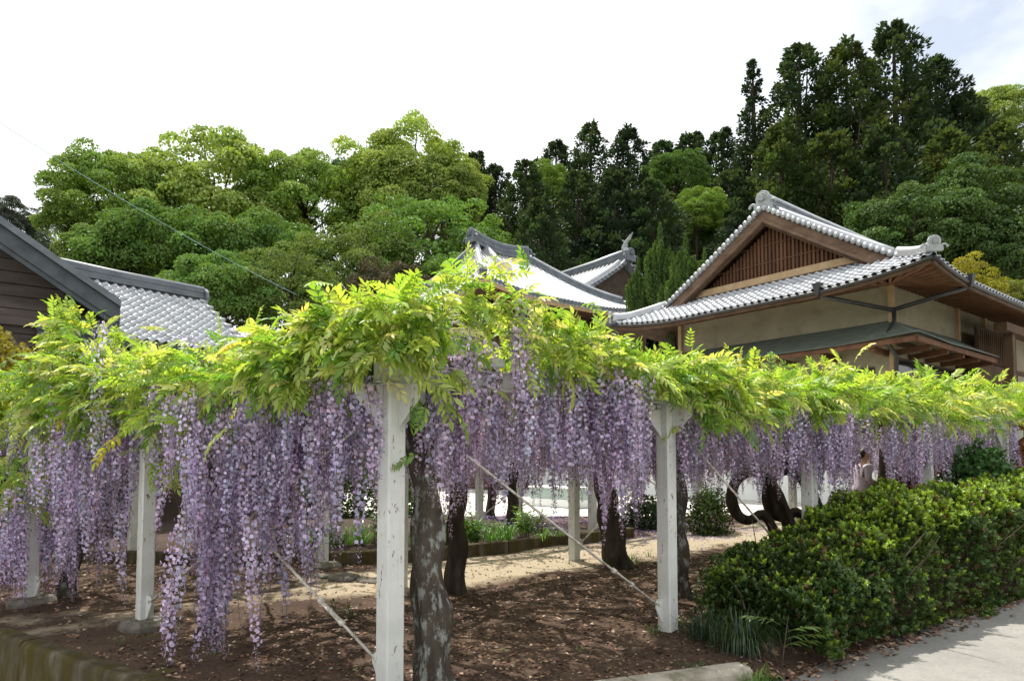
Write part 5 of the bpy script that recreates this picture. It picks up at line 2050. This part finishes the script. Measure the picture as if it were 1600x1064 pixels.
# ------------------------------------------------------------------ hedge along the road
def rounded_hedge(n, Lh, wid, hgt, endlow, seed, shell=0.26):
    r = np.random.default_rng(seed)
    u = r.random(n) ** 1.35 * Lh
    th = r.uniform(-0.12, math.pi + 0.12, n)
    h = np.array([hgt * (endlow + (1 - endlow) * min(1, (a / 2.0) ** 0.85)) * (1 + 0.10 * mnoise.noise(Vector((a * 1.2, seed, 0)))) for a in u])
    cs, sn = np.cos(th), np.sin(th)
    e = 0.55
    X = np.sign(cs) * np.abs(cs) ** e * wid / 2
    Z = np.sign(sn) * np.abs(sn) ** e * h
    nrm = unit(np.stack([np.zeros(n), -cs * 0.8, sn], -1))
    bump = np.array([0.21 * mnoise.noise(Vector((a * 2.3, x * 2.3, z * 2.3))) + 0.05 * mnoise.noise(Vector((a * 6, x * 6, z * 6))) for a, x, z in zip(u, X, Z)])
    dep = -r.exponential(0.10, n).clip(0, shell) + bump
    P = np.stack([u, -X, Z], -1) + nrm * dep[:, None]
    P[:, 2] = np.maximum(P[:, 2], 0.03)
    return P, nrm, dep - bump


HD = Vector((0.846, 0.533))
HN = Vector((-0.533, 0.846))
H0 = Vector((2.20, 6.42))
hedge = empty('hedge', (H0.x, H0.y, 0.0), math.atan2(HD.y, HD.x))
tag(hedge, 'long clipped evergreen hedge with sunlit top lining the road', 'hedge')
P, nrm, dep = rounded_hedge(30000, 13.0, 1.30, 1.26, 0.42, 3)
wx = H0.x + HD.x * P[:, 0] + HN.x * P[:, 1]
wy = H0.y + HD.y * P[:, 0] + HN.y * P[:, 1]
P[:, 2] += np.array([max(zr(a, b), 0) * 1.0 for a, b in zip(wx, wy)])


def sprig(seed):
    """A leafy shoot: pairs of pointed leaves up a short stem along +Y."""
    r = np.random.default_rng(seed)
    k = 9
    u = np.linspace(0.1, 1.0, k)
    an = np.arange(k) * 2.4 + r.normal(0, 0.3, k)
    O_ = np.stack([np.zeros(k), u * 0.9, np.zeros(k)], -1)
    sp = 1.15 - 0.75 * u
    Y_ = np.stack([np.cos(an) * sp, np.full(k, 0.75), np.sin(an) * sp], -1)
    Z_ = np.stack([-np.cos(an), np.full(k, 1.0), -np.sin(an)], -1)
    return inst(RH_V * np.array((0.80, 1, 1)), RH_F, np.ones((4, 3)), O_, frames(Y_, Z_), 0.85 * r.uniform(0.75, 1.2, k), np.ones((k, 3)) * (r.uniform(0.8, 1.2, k) * (0.8 + 0.35 * u))[:, None])


n = len(P)
patch = np.array([mnoise.noise(Vector((a * 1.3, b * 1.3, c * 1.3))) + 0.5 * mnoise.noise(Vector((a * 4, b * 4, c * 4))) for a, b, c in P])
Yd = nrm * 0.55 + rand_unit(n) * 0.55 + np.array((0, 0, 0.40))
newg_sunlit = (rng.random(n) < np.clip(0.07 + 0.75 * (nrm[:, 2] > 0.70) * np.clip(P[:, 0] / 1.8, 0.2, 1), 0, 1)) & (dep > -0.10)  # new growth, thickest on top, where its bright colour paints sunlight
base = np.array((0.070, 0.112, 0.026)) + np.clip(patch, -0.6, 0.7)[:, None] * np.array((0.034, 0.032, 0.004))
t = np.where(newg_sunlit[:, None], np.array((0.215, 0.31, 0.035))[None], base) * rng.uniform(0.6, 1.35, n)[:, None]
br = rng.random(n) < 0.06
t[br] = np.array((0.11, 0.065, 0.03))
size = 0.041 * rng.uniform(0.6, 1.35, n) * (1 + 0.03 * P[:, 0])
which = rng.integers(0, 5, n)
hp_ = []
for q in range(5):
    g = sprig(q)
    j = which == q
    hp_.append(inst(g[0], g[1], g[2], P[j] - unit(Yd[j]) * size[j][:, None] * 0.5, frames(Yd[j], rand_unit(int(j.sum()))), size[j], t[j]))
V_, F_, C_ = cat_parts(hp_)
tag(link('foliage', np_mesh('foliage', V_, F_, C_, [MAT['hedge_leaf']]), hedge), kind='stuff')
m = MB()
for k in range(260):
    u_, v_ = rng.uniform(0.1, 12.8), rng.normal(0, 0.25)
    pts = [Vector((u_, v_ * 0.4, 0.0))]
    for q in range(4):
        pts.append(pts[-1] + Vector((rng.normal(0, 0.10), v_ * 0.35 + rng.normal(0, 0.10), 0.24 * (0.45 + 0.55 * min(1, u_)))))
    m.tube(pts, [0.014, 0.012, 0.010, 0.007, 0.004], 5)
tag(m.build('stems', 'twig', hedge), kind='stuff')


# ------------------------------------------------------------------ small plants
def strap_geo(nseg=4):
    V, F = [], []
    for i in range(nseg + 1):
        u = i / nseg
        w = 0.5 * (1 - u ** 2.2) + 0.02
        y = u * (1 - 0.25 * u * u)
        z = 0.9 * u - 0.85 * u * u
        V += [(-w, y, z), (w, y, z)]
    for i in range(nseg):
        F.append((2 * i, 2 * i + 1, 2 * i + 3, 2 * i + 2))
    return np.array(V), np.array(F)


SV, SF = strap_geo()


def strap_clump(name, label, loc, n, L, width, col, cat='plant', group=None, spread=0.10, parts=True):
    root = empty(name, loc)
    tag(root, label, cat, group)
    a = rng.uniform(0, 6.283, n)
    O = np.stack([np.cos(a), np.sin(a), np.zeros(n)], -1) * rng.uniform(0, spread, n)[:, None]
    Yd = np.stack([np.cos(a), np.sin(a), np.zeros(n)], -1) + rng.normal(0, 0.15, (n, 3)) * np.array((1, 1, 0))
    M = frames(Yd, np.tile(np.array((0, 0, 1.0)), (n, 1)))
    LL = L * rng.uniform(0.55, 1.15, n)
    rise = rng.uniform(0.5, 1.5, n)
    out = rng.uniform(0.35, 1.25, n)
    sc = np.stack([np.full(n, width) * rng.uniform(0.7, 1.2, n), LL * out, LL * rise * 2.3], -1)
    t = np.array(col)[None] * rng.uniform(0.65, 1.35, n)[:, None]
    V, F, C = inst(SV, SF, np.ones((len(SV), 3)), O, M, sc, t)
    tag(link('leaves', np_mesh('leaves', V, F, C, [MAT['plant_leaf']]), root), kind='stuff')
    return root


def stem_plant(name, label, loc, stems, h, col, leaf=0.09, cat='plant', group=None, spread=0.14, narrow=0.5):
    """Upright stems set all round with lance-shaped leaves."""
    root = empty(name, loc)
    tag(root, label, cat, group)
    parts = []
    for k in range(stems):
        a = rng.uniform(0, 6.28)
        b = np.array((math.cos(a), math.sin(a), 0)) * rng.uniform(0, spread)
        lean = np.array((math.cos(a), math.sin(a), 0)) * rng.uniform(0.05, 0.35)
        H = h * rng.uniform(0.65, 1.1)
        MB().tube([b, b + lean * H * 0.4 + np.array((0, 0, H * 0.6)), b + lean * H + np.array((0, 0, H))], [0.005, 0.004, 0.002], 5).build('stem', 'twig', root)
        nl = int(26 * H / 0.4)
        u = rng.uniform(0.1, 1.0, nl)
        O = b + lean * (H * u * u)[:, None] + np.stack([np.zeros(nl), np.zeros(nl), H * u], -1)
        an = np.arange(nl) * 2.4
        Yd = np.stack([np.cos(an), np.sin(an), rng.uniform(-0.1, 0.9, nl)], -1)
        sc = leaf * rng.uniform(0.7, 1.25, nl)
        t = np.array(col)[None] * (rng.uniform(0.7, 1.2, nl) * (0.75 + 0.45 * u))[:, None]
        parts.append(inst(LV * np.array((narrow, 1, 1)), LF, np.ones((len(LV), 3)), O, frames(Yd, np.array((0, 0, 1.0)) + rand_unit(nl) * 0.3), sc, t))
    V, F, C = cat_parts(parts)
    tag(link('leaves', np_mesh('leaves', V, F, C, [MAT['plant_leaf']]), root), kind='stuff')
    return root


def gpos(px, py):
    """Where the sight line of a pixel meets the garden."""
    y = 8.0
    for _ in range(30):
        y = (EYE - zg(0, y)) * FPX / (py - HZ)
    x = (px - 800) / FPX * y
    return Vector((x, y, zg(x, y)))


FRESH_SUNLIT = (0.15, 0.32, 0.05)  # fresh green lifted to stand in for sun on the bed
for k, (px, py, L, n, c) in enumerate([(790, 848, 0.42, 90, FRESH_SUNLIT), (700, 852, 0.40, 60, (0.10, 0.21, 0.03)), (560, 852, 0.42, 90, FRESH_SUNLIT), (520, 855, 0.35, 60, (0.07, 0.16, 0.03)),
                                       (640, 855, 0.35, 50, (0.10, 0.2, 0.03)), (480, 850, 0.35, 50, FRESH_SUNLIT), (870, 842, 0.24, 30, FRESH_SUNLIT), (765, 850, 0.36, 60, FRESH_SUNLIT), (715, 853, 0.34, 50, FRESH_SUNLIT), (605, 853, 0.36, 60, FRESH_SUNLIT), (540, 853, 0.32, 50, FRESH_SUNLIT), (445, 852, 0.32, 44, FRESH_SUNLIT), (850, 846, 0.28, 36, FRESH_SUNLIT)]):
    p = gpos(px, py + 14)
    p.y += 0.35
    p.z = zg(p.x, p.y) + 0.12
    strap_clump('day_lily', 'arching grass-leaved lily clump in the edged bed', p, n, L, 0.012, c, 'lily', 'lilies in the edged bed', 0.14)
for k, (px, py, h, c) in enumerate([(733, 850, 0.42, (0.17, 0.33, 0.05)), (820, 838, 0.5, (0.18, 0.32, 0.05)), (835, 842, 0.42, (0.18, 0.31, 0.05)), (690, 848, 0.5, (0.07, 0.16, 0.03)), (745, 852, 0.35, (0.09, 0.2, 0.04)),  # brightest greens here also carry painted sunlight
                                    (590, 850, 0.4, (0.08, 0.17, 0.03)), (500, 850, 0.35, (0.08, 0.17, 0.03))]):
    p = gpos(px, py + 14)
    p.y += 0.3
    p.z = zg(p.x, p.y) + 0.12
    stem_plant('leafy_lily', 'upright lily stems ringed with pointed leaves in the edged bed', p, 9, h, c, 0.12, 'lily', 'stemmed lilies in the edged bed', 0.16, 0.55)
# weeds and tufts on the earth
for px, py, L, n in ((995, 880, 0.16, 30), (985, 874, 0.18, 26), (1012, 868, 0.14, 20), (890, 880, 0.10, 18), (1060, 975, 0.16, 30), (1090, 985, 0.20, 36), (1020, 985, 0.12, 20), (905, 1010, 0.07, 14), (790, 1015, 0.06, 12), (560, 1040, 0.06, 12), (340, 1020, 0.07, 12), (195, 1000, 0.10, 10)):
    p = gpos(px, py)
    strap_clump('grass_tuft', 'small tuft of grass on the bare earth', p, n, L, 0.005, (0.085, 0.15, 0.025), 'grass', 'grass tufts on the earth', 0.06)
for px, py, h in ((552, 965, 0.20), (530, 958, 0.16)):
    stem_plant('weed', 'taller upright weed on the earth near the corner post' if px == 552 else 'shorter upright weed beside the taller one near the corner post', gpos(px, py), 2, h, (0.07, 0.11, 0.03), 0.07, 'weed', 'weeds near the corner post', 0.03, 0.8)
# the clump of dark strap leaves, shrubs and pinnate seedling at the hedge's end
p = gpos(1165, 1012)
strap_clump('lilyturf', 'dark glossy strap-leaved clump at the end of the kerb', p + Vector((-0.02, 0.20, -0.05)), 320, 0.44, 0.009, (0.034, 0.066, 0.018), 'plant', None, 0.22)
strap_clump('lilyturf', 'smaller dark strap-leaved clump between kerb and second roadside post', gpos(1105, 1000) + Vector((0, 0.15, 0)), 120, 0.34, 0.008, (0.024, 0.045, 0.022), 'plant', None, 0.16)
strap_clump('grass_tuft', 'bright green grass tuft touching the kerb end', gpos(1175, 1050) + Vector((0, 0.0, -0.08)), 70, 0.20, 0.006, (0.12, 0.22, 0.03), 'grass', None, 0.10)
strap_clump('grass_tuft', 'mossy short grass along the inside of the kerb', gpos(1085, 1042), 60, 0.08, 0.004, (0.07, 0.12, 0.02), 'grass', None, 0.22)


def shrub(name, label, loc, rx, rz, n, col, lsize, cat='shrub', seed=0):
    root = empty(name, loc)
    tag(root, label, cat)
    q = unit(rng.normal(size=(n, 3)) + np.array((0, 0, 0.5)))
    O = q * rng.uniform(0.45, 1.05, n)[:, None] * np.array((rx, rx, rz)) + np.array((0, 0, rz * 0.35))
    O[:, 2] = np.maximum(O[:, 2], 0.02)
    O += 0.06 * np.array([[mnoise.noise(Vector((a * 6, b * 6, c * 6 + k_))) for k_ in (0, 9, 17)] for a, b, c in O])
    t = np.array(col)[None] * rng.uniform(0.6, 1.4, n)[:, None]
    V, F, C = inst(RH_V, RH_F, np.ones((4, 3)), O, frames(q * 0.6 + rand_unit(n) * 0.7, q + rand_unit(n) * 0.6), lsize * rng.uniform(0.7, 1.3, n), t)
    tag(link('foliage', np_mesh('foliage', V, F, C, [MAT['hedge_leaf']]), root), kind='stuff')
    m = MB()
    for k in range(10):
        a = rng.uniform(0, 6.28)
        m.tube([(0, 0, -0.05), (math.cos(a) * rx * 0.35, math.sin(a) * rx * 0.35, rz * 0.5), (math.cos(a) * rx * 0.75, math.sin(a) * rx * 0.75, rz * 1.0)], [0.012, 0.008, 0.003], 5)
    m.build('stems', 'twig', root)
    return root


shrub('azalea', 'low dark azalea mound at the near end of the hedge', gpos(1165, 975) + Vector((0.1, 0.35, -0.02)), 0.50, 0.52, 5200, (0.045, 0.085, 0.020), 0.038)
shrub('azalea', 'small azalea mound behind the dark strap-leaved clump', gpos(1230, 985) + Vector((0.15, 0.2, -0.05)), 0.42, 0.45, 4200, (0.042, 0.080, 0.020), 0.038)
shrub('bush', 'rounded dark bush behind the second roadside post', gpos(1015, 828) + Vector((0, 0.4, 0)), 0.55, 0.45, 3200, (0.03, 0.05, 0.02), 0.06)
shrub('bush', 'dark bush beside the looped trunk', gpos(1122, 838) + Vector((0, 0.6, 0)), 0.42, 0.65, 3000, (0.055, 0.09, 0.02), 0.055)
shrub('orange_bush', 'orange-leaved shrub glowing behind the hedge', at(1440, 738, 12.0) + Vector((0, 0, -0.55)), 0.30, 0.6, 1400, (0.32, 0.085, 0.02), 0.06)
shrub('orange_bush', 'orange and green shrub at the far end of the hedge', at(1582, 705, 11.6) + Vector((0, 0, -0.5)), 0.35, 0.8, 1800, (0.26, 0.10, 0.02), 0.06)
shrub('bush', 'yellowish maple bush beside the plank house', at(5, 600, 9.6) + Vector((-0.3, 0, -0.7)), 0.85, 1.05, 5200, (0.22, 0.19, 0.022), 0.075)
shrub('bush', 'dark leafy bush sprouting from the top of the hedge', at(1525, 735, 10.2) + Vector((0, 0, -0.5)), 0.50, 0.65, 2600, (0.05, 0.12, 0.03), 0.07)

for k, (bx_, by_, rx_, rz_, lab_) in enumerate(((-8.6, 16.6, 1.3, 1.5, 'tall dark bush closing the view behind the plank house bay'), (-6.3, 17.0, 1.2, 1.3, 'dark bush behind the left part of the lily bed'),
                                              (-4.3, 16.8, 1.1, 1.15, 'dark bush behind the middle of the lily bed'), (-2.7, 17.2, 0.8, 1.3, 'fresh green bush beside the concrete yard'), (-11.0, 16.0, 1.6, 1.8, 'broad dark bush beyond the retaining wall'))):
    shrub('bush', lab_, Vector((bx_, by_, 0.35)), rx_, rz_, 5200, (0.05, 0.09, 0.025) if k != 3 else (0.09, 0.17, 0.03), 0.09)

# pinnate seedling on the road edge
seed_root = empty('seedling', gpos(1215, 1015) + Vector((0, 0, -0.1)))
tag(seed_root, 'pale green seedling with feathered leaves leaning over the road edge', 'seedling')
for k, (a, b, lean) in enumerate((((1232, 985), 0.30, 0.2), ((1265, 990), 0.34, 0.9), ((1290, 1015), 0.20, 1.3), ((1190, 1015), 0.18, -0.6))):
    g = compound_leaf(5, 0.30, 0.5, (0.14, 0.21, 0.05), 0)
    o = link('leaf', np_mesh('leaf', g[0], g[1], g[2], [MAT['plant_leaf']]), seed_root)
    o.location = (0.03 * lean, -0.03, 0.16 + 0.06 * k)
    o.rotation_euler = (R(15), 0, -lean - 1.2 + 0.5 * k)
    o.color = (1, 1, 1, 1)
MB().tube([(0, 0, 0), (0.02, -0.02, 0.2), (0.05, -0.03, 0.42)], [0.006, 0.005, 0.003], 6).build('stem', 'twig', seed_root)

# ------------------------------------------------------------------ litter
n = 42000
X = rng.uniform(-7, 9, n)
Y = rng.uniform(4.2, 11.5, n)
ed = np.array([edge_dist(a, b) for a, b in zip(X, Y)])
tt = np.array([to_st(a, b)[1] for a, b in zip(X, Y)])
keep = (ed > 0.02) & (rng.random(n) < np.where((tt > 2.6) & (tt < 4.8), 0.25, 1.0))
X, Y = X[keep], Y[keep]
n = len(X)
O = np.array([(a, b, garden_z(a, b) + 0.006) for a, b in zip(X, Y)])
a = rng.uniform(0, 6.28, n)
Yd = np.stack([np.cos(a), np.sin(a), rng.normal(0, 0.25, n)], -1)
pal = np.array([(0.15, 0.085, 0.05), (0.25, 0.155, 0.10), (0.07, 0.042, 0.03), (0.38, 0.27, 0.18), (0.18, 0.08, 0.045), (0.40, 0.30, 0.26)])
t = pal[rng.choice(6, n, p=[0.3, 0.2, 0.25, 0.1, 0.1, 0.05])] * rng.uniform(0.7, 1.3, n)[:, None]
V, F, C = inst(RH_V, RH_F, np.ones((4, 3)), O, frames(Yd, np.array((0, 0, 1.0)) + rand_unit(n) * 0.5), rng.uniform(0.018, 0.05, n), t)
tag(tag(link('leaf_litter', np_mesh('leaf_litter', V, F, C, [MAT['litter']])), 'dry brown leaves strewn over the garden earth', 'litter'), kind='stuff')
# larger leaves gathered at the foot of the hedge
n = 900
u = rng.random(n) ** 1.2 * 9
v = rng.normal(0, 0.10, n)
E0, E1 = Vector(EDGE[3]), Vector(EDGE[4])
ed_ = (E1 - E0).normalized()
X = E0.x + ed_.x * u + ed_.y * v
Y = E0.y + ed_.y * u - ed_.x * v
O = np.array([(p, q, max(zr(p, q), garden_z(p, q) if edge_dist(p, q) > 0 else -9) + 0.012) for p, q in zip(X, Y)])
a = rng.uniform(0, 6.28, n)
Yd = np.stack([np.cos(a), np.sin(a), rng.normal(0, 0.3, n)], -1)
t = pal[rng.choice(6, n, p=[0.2, 0.25, 0.15, 0.2, 0.15, 0.05])] * rng.uniform(0.7, 1.3, n)[:, None]
V, F, C = inst(CARD_V, CARD_F, np.ones((len(CARD_V), 3)), O, frames(Yd, np.array((0, 0, 1.0)) + rand_unit(n) * 0.5), rng.uniform(0.025, 0.06, n), t)
tag(tag(link('leaf_litter', np_mesh('leaf_litter', V, F, C, [MAT['litter']])), 'curled dry leaves gathered along the foot of the hedge', 'litter'), kind='stuff')
# fallen petals under the back pergola
n = 14000
X, Y = rng.uniform(-2.5, 5.5, n), rng.uniform(11.2, 16.4, n)
keep = np.array([2.2 * math.exp(-((x - 1.8) / 2.2) ** 2 - ((y - 13.6) / 1.4) ** 2) > r_ for x, y, r_ in zip(X, Y, rng.random(n))])
X, Y = X[keep], Y[keep]
n = len(X)
O = np.array([(p, q, max(garden_z(p, q), 0.0) + 0.02) for p, q in zip(X, Y)])
bedlike = (Y > 10.1 + 0.69 * (X + 1.2)) & (X < 1.2)
O[bedlike, 2] += 0.14
a = rng.uniform(0, 6.28, n)
Yd = np.stack([np.cos(a), np.sin(a), rng.normal(0, 0.2, n)], -1)
t = np.array((0.34, 0.24, 0.52))[None] * rng.uniform(0.6, 1.2, n)[:, None]
V, F, C = inst(RH_V, RH_F, np.ones((4, 3)), O, frames(Yd, np.array((0, 0, 1.0)) + rand_unit(n) * 0.3), rng.uniform(0.02, 0.045, n), t)
tag(tag(link('fallen_petals', np_mesh('fallen_petals', V, F, C, [MAT['litter']])), 'carpet of fallen purple petals under the second pergola', 'petals'), kind='stuff')

# loose stones and a weathered branch on the walk
for k, (px, py, r_) in enumerate([(505, 900, 0.16), (540, 902, 0.20), (575, 905, 0.12), (490, 910, 0.10)]):
    p = gpos(px, py)
    m = MB()
    vs, fs = [], []
    for i in range(5):
        z = (i / 4) ** 0.7
        rr_ = math.sqrt(max(0, 1 - (i / 4.05) ** 2))
        for j in range(9):
            an = 6.283 * j / 9
            w_ = rr_ * (1 + 0.35 * mnoise.noise(Vector((math.cos(an) * 1.5 + k * 5, math.sin(an) * 1.5, z * 2))))
            vs.append((r_ * 1.4 * w_ * math.cos(an), r_ * w_ * math.sin(an), r_ * 0.5 * z - 0.03))
    for i in range(4):
        for j in range(9):
            fs.append((i * 9 + j, i * 9 + (j + 1) % 9, (i + 1) * 9 + (j + 1) % 9, (i + 1) * 9 + j))
    fs.append(tuple(4 * 9 + j for j in range(9)))
    m.add(vs, fs)
    o = m.build('stone', 'dark_stone', loc=p, smooth=True)
    o.rotation_euler.z = k * 1.3
    tag(o, ['rounded grey stone lying nearest the white post by the edging', 'largest flat mossy stone on the gravel walk', 'stone lying closest to the corner post on the walk', 'smallest stone on the gravel walk'][k], 'stone', 'stones on the gravel walk')

# ------------------------------------------------------------------ woman walking behind the hedge
PP = Vector((6.58, 13.0))
pz = zg(*PP)
per = empty('person', (PP.x, PP.y, pz), R(6))
per.scale = (0.94, 0.94, 0.94)
tag(per, 'woman with tied dark hair and pale lavender cardigan walking behind the hedge', 'person')


def skinned(name, nodes, edges, mat, parent, sub=2, rootv=0):
    me = bpy.data.meshes.new(name)
    me.from_pydata([n_[0] for n_ in nodes], edges, [])
    o = link(name, me, parent)
    me.materials.append(MAT[mat] if isinstance(mat, str) else mat)
    sk = o.modifiers.new('skin', 'SKIN')
    sk.use_smooth_shade = True
    for v, n_ in zip(me.skin_vertices[0].data, nodes):
        v.radius = n_[1] if hasattr(n_[1], '__len__') else (n_[1], n_[1])
        v.use_root = False
    me.skin_vertices[0].data[rootv].use_root = True
    s_ = o.modifiers.new('sub', 'SUBSURF')
    s_.levels = sub
    s_.render_levels = sub
    return o


MAT['skin'] = surf('skin', [(0.3, (0.50, 0.29, 0.19)), (0.7, (0.56, 0.34, 0.23))], 4, 0.55, 0.05, 60, spec=0.3)
MAT['hair'] = surf('dark_hair', [(0.3, (0.018, 0.012, 0.009)), (0.7, (0.045, 0.03, 0.022))], 12, 0.5, 0.4, 60, (1, 1, 0.2), 0.4)
MAT['cardigan'] = surf('lavender_knit', [(0.3, (0.46, 0.38, 0.48)), (0.7, (0.58, 0.50, 0.60))], 8, 0.9, 0.3, 60, spec=0.1)
MAT['skirt'] = surf('dark_skirt', [(0.3, (0.05, 0.045, 0.06)), (0.7, (0.08, 0.07, 0.09))], 8, 0.9, 0.3, 60, spec=0.1)
# local +x is the way she walks
body = [((0, 0, 0.90), (0.15, 0.11)), ((0.0, 0, 1.10), (0.13, 0.10)), ((0.0, 0, 1.28), (0.15, 0.10)), ((0.02, 0, 1.37), (0.06, 0.06)), ((0.045, 0, 1.44), (0.048, 0.048)),
        ((0.075, 0, 1.50), (0.070, 0.085)), ((0.07, 0, 1.57), (0.078, 0.098)), ((0.06, 0, 1.63), (0.05, 0.06)),
        ((0, 0.08, 0.84), 0.085), ((0.12, 0.09, 0.48), 0.058), ((0.10, 0.09, 0.09), 0.040), ((0.22, 0.09, 0.04), 0.036),
        ((0, -0.08, 0.84), 0.085), ((-0.02, -0.09, 0.48), 0.058), ((-0.22, -0.09, 0.13), 0.040), ((-0.12, -0.09, 0.04), 0.036),
        ((0, 0.155, 1.31), 0.055), ((-0.06, 0.20, 1.06), 0.042), ((0.10, 0.19, 0.86), 0.030), ((0.16, 0.17, 0.80), 0.030),
        ((0, -0.155, 1.31), 0.055), ((-0.02, -0.20, 1.06), 0.042), ((0.16, -0.16, 0.94), 0.030), ((0.22, -0.13, 0.91), 0.030)]
bed_ = [(0, 1), (1, 2), (2, 3), (3, 4), (4, 5), (5, 6), (6, 7), (0, 8), (8, 9), (9, 10), (10, 11), (0, 12), (12, 13), (13, 14), (14, 15), (2, 16), (16, 17), (17, 18), (18, 19), (2, 20), (20, 21), (21, 22), (22, 23)]
bo = skinned('body', body, bed_, 'skin', per)
for sg, hp in ((1, Vector((0.16, 0.17, 0.80))), (-1, Vector((0.22, -0.13, 0.91)))):
    for f_ in range(5):
        off = Vector((0.02, 0, 0)) if f_ == 4 else Vector((0.012 * (f_ - 1.5), sg * 0.004, -0.02))
        tipv = hp + off + (Vector((0.05, -sg * 0.01, -0.01)) if f_ == 4 else Vector((0.014, -sg * 0.012, -0.055 - 0.008 * (f_ in (1, 2)))))
        mid_ = (hp + off + tipv) / 2 + Vector((0.006, 0, 0))
        MB().tube([hp + off * 0.4, mid_, tipv], [0.010, 0.009, 0.006], 6).build('finger', 'skin', bo, smooth=True)
# face features on the side turned to the right
m = MB()
m.tube([(0.138, 0, 1.555), (0.168, 0, 1.525), (0.145, 0, 1.512)], [0.012, 0.014, 0.010], 7)
m.build('nose', 'skin', bo, smooth=True)
for sg in (1, -1):
    MB().tube([(0.138, sg * 0.030, 1.553), (0.146, sg * 0.030, 1.553)], 0.011, 8).build('eye', 'hair', bo, smooth=True)
    MB().tube([(0.060, sg * 0.094, 1.52), (0.050, sg * 0.104, 1.55), (0.058, sg * 0.094, 1.575)], [0.012, 0.018, 0.010], 7).build('ear', 'skin', bo, smooth=True)
MB().tube([(0.135, -0.022, 1.482), (0.146, 0, 1.481), (0.135, 0.022, 1.482)], [0.004, 0.008, 0.004], 6).build('mouth', MAT['wood_red'], bo, smooth=True)
skinned('hair', [((0.055, 0, 1.60), (0.092, 0.108)), ((0.015, 0, 1.63), (0.09, 0.095)), ((-0.04, 0, 1.56), (0.072, 0.075)), ((-0.05, 0, 1.47), (0.045, 0.05)), ((-0.10, 0, 1.50), (0.04, 0.04))], [(0, 1), (1, 2), (2, 3), (2, 4)], 'hair', per)
skinned('cardigan', [((0, 0, 0.70), (0.21, 0.17)), ((-0.01, 0, 1.0), (0.185, 0.145)), ((0.0, 0, 1.24), (0.165, 0.125)), ((0.01, 0, 1.345), (0.095, 0.085)),
                     ((0, 0.165, 1.305), 0.078), ((-0.06, 0.215, 1.06), 0.070), ((0.08, 0.195, 0.89), 0.058),
                     ((0, -0.165, 1.305), 0.078), ((-0.02, -0.215, 1.06), 0.070), ((0.13, -0.17, 0.955), 0.058)],
        [(0, 1), (1, 2), (2, 3), (2, 4), (4, 5), (5, 6), (2, 7), (7, 8), (8, 9)], 'cardigan', per)
m = MB()
vs = []
for i, (z, r1, r2) in enumerate(((0.80, 0.17, 0.14), (0.60, 0.21, 0.18), (0.35, 0.26, 0.21))):
    for j in range(16):
        an = 6.283 * j / 16
        f_ = 1 + 0.06 * math.cos(an * 5) * i
        vs.append((r1 * f_ * math.cos(an), r2 * f_ * math.sin(an), z))
m.add(vs, [(i * 16 + j, i * 16 + (j + 1) % 16, (i + 1) * 16 + (j + 1) % 16, (i + 1) * 16 + j) for i in range(2) for j in range(16)])
m.build('skirt', 'skirt', per, smooth=True)
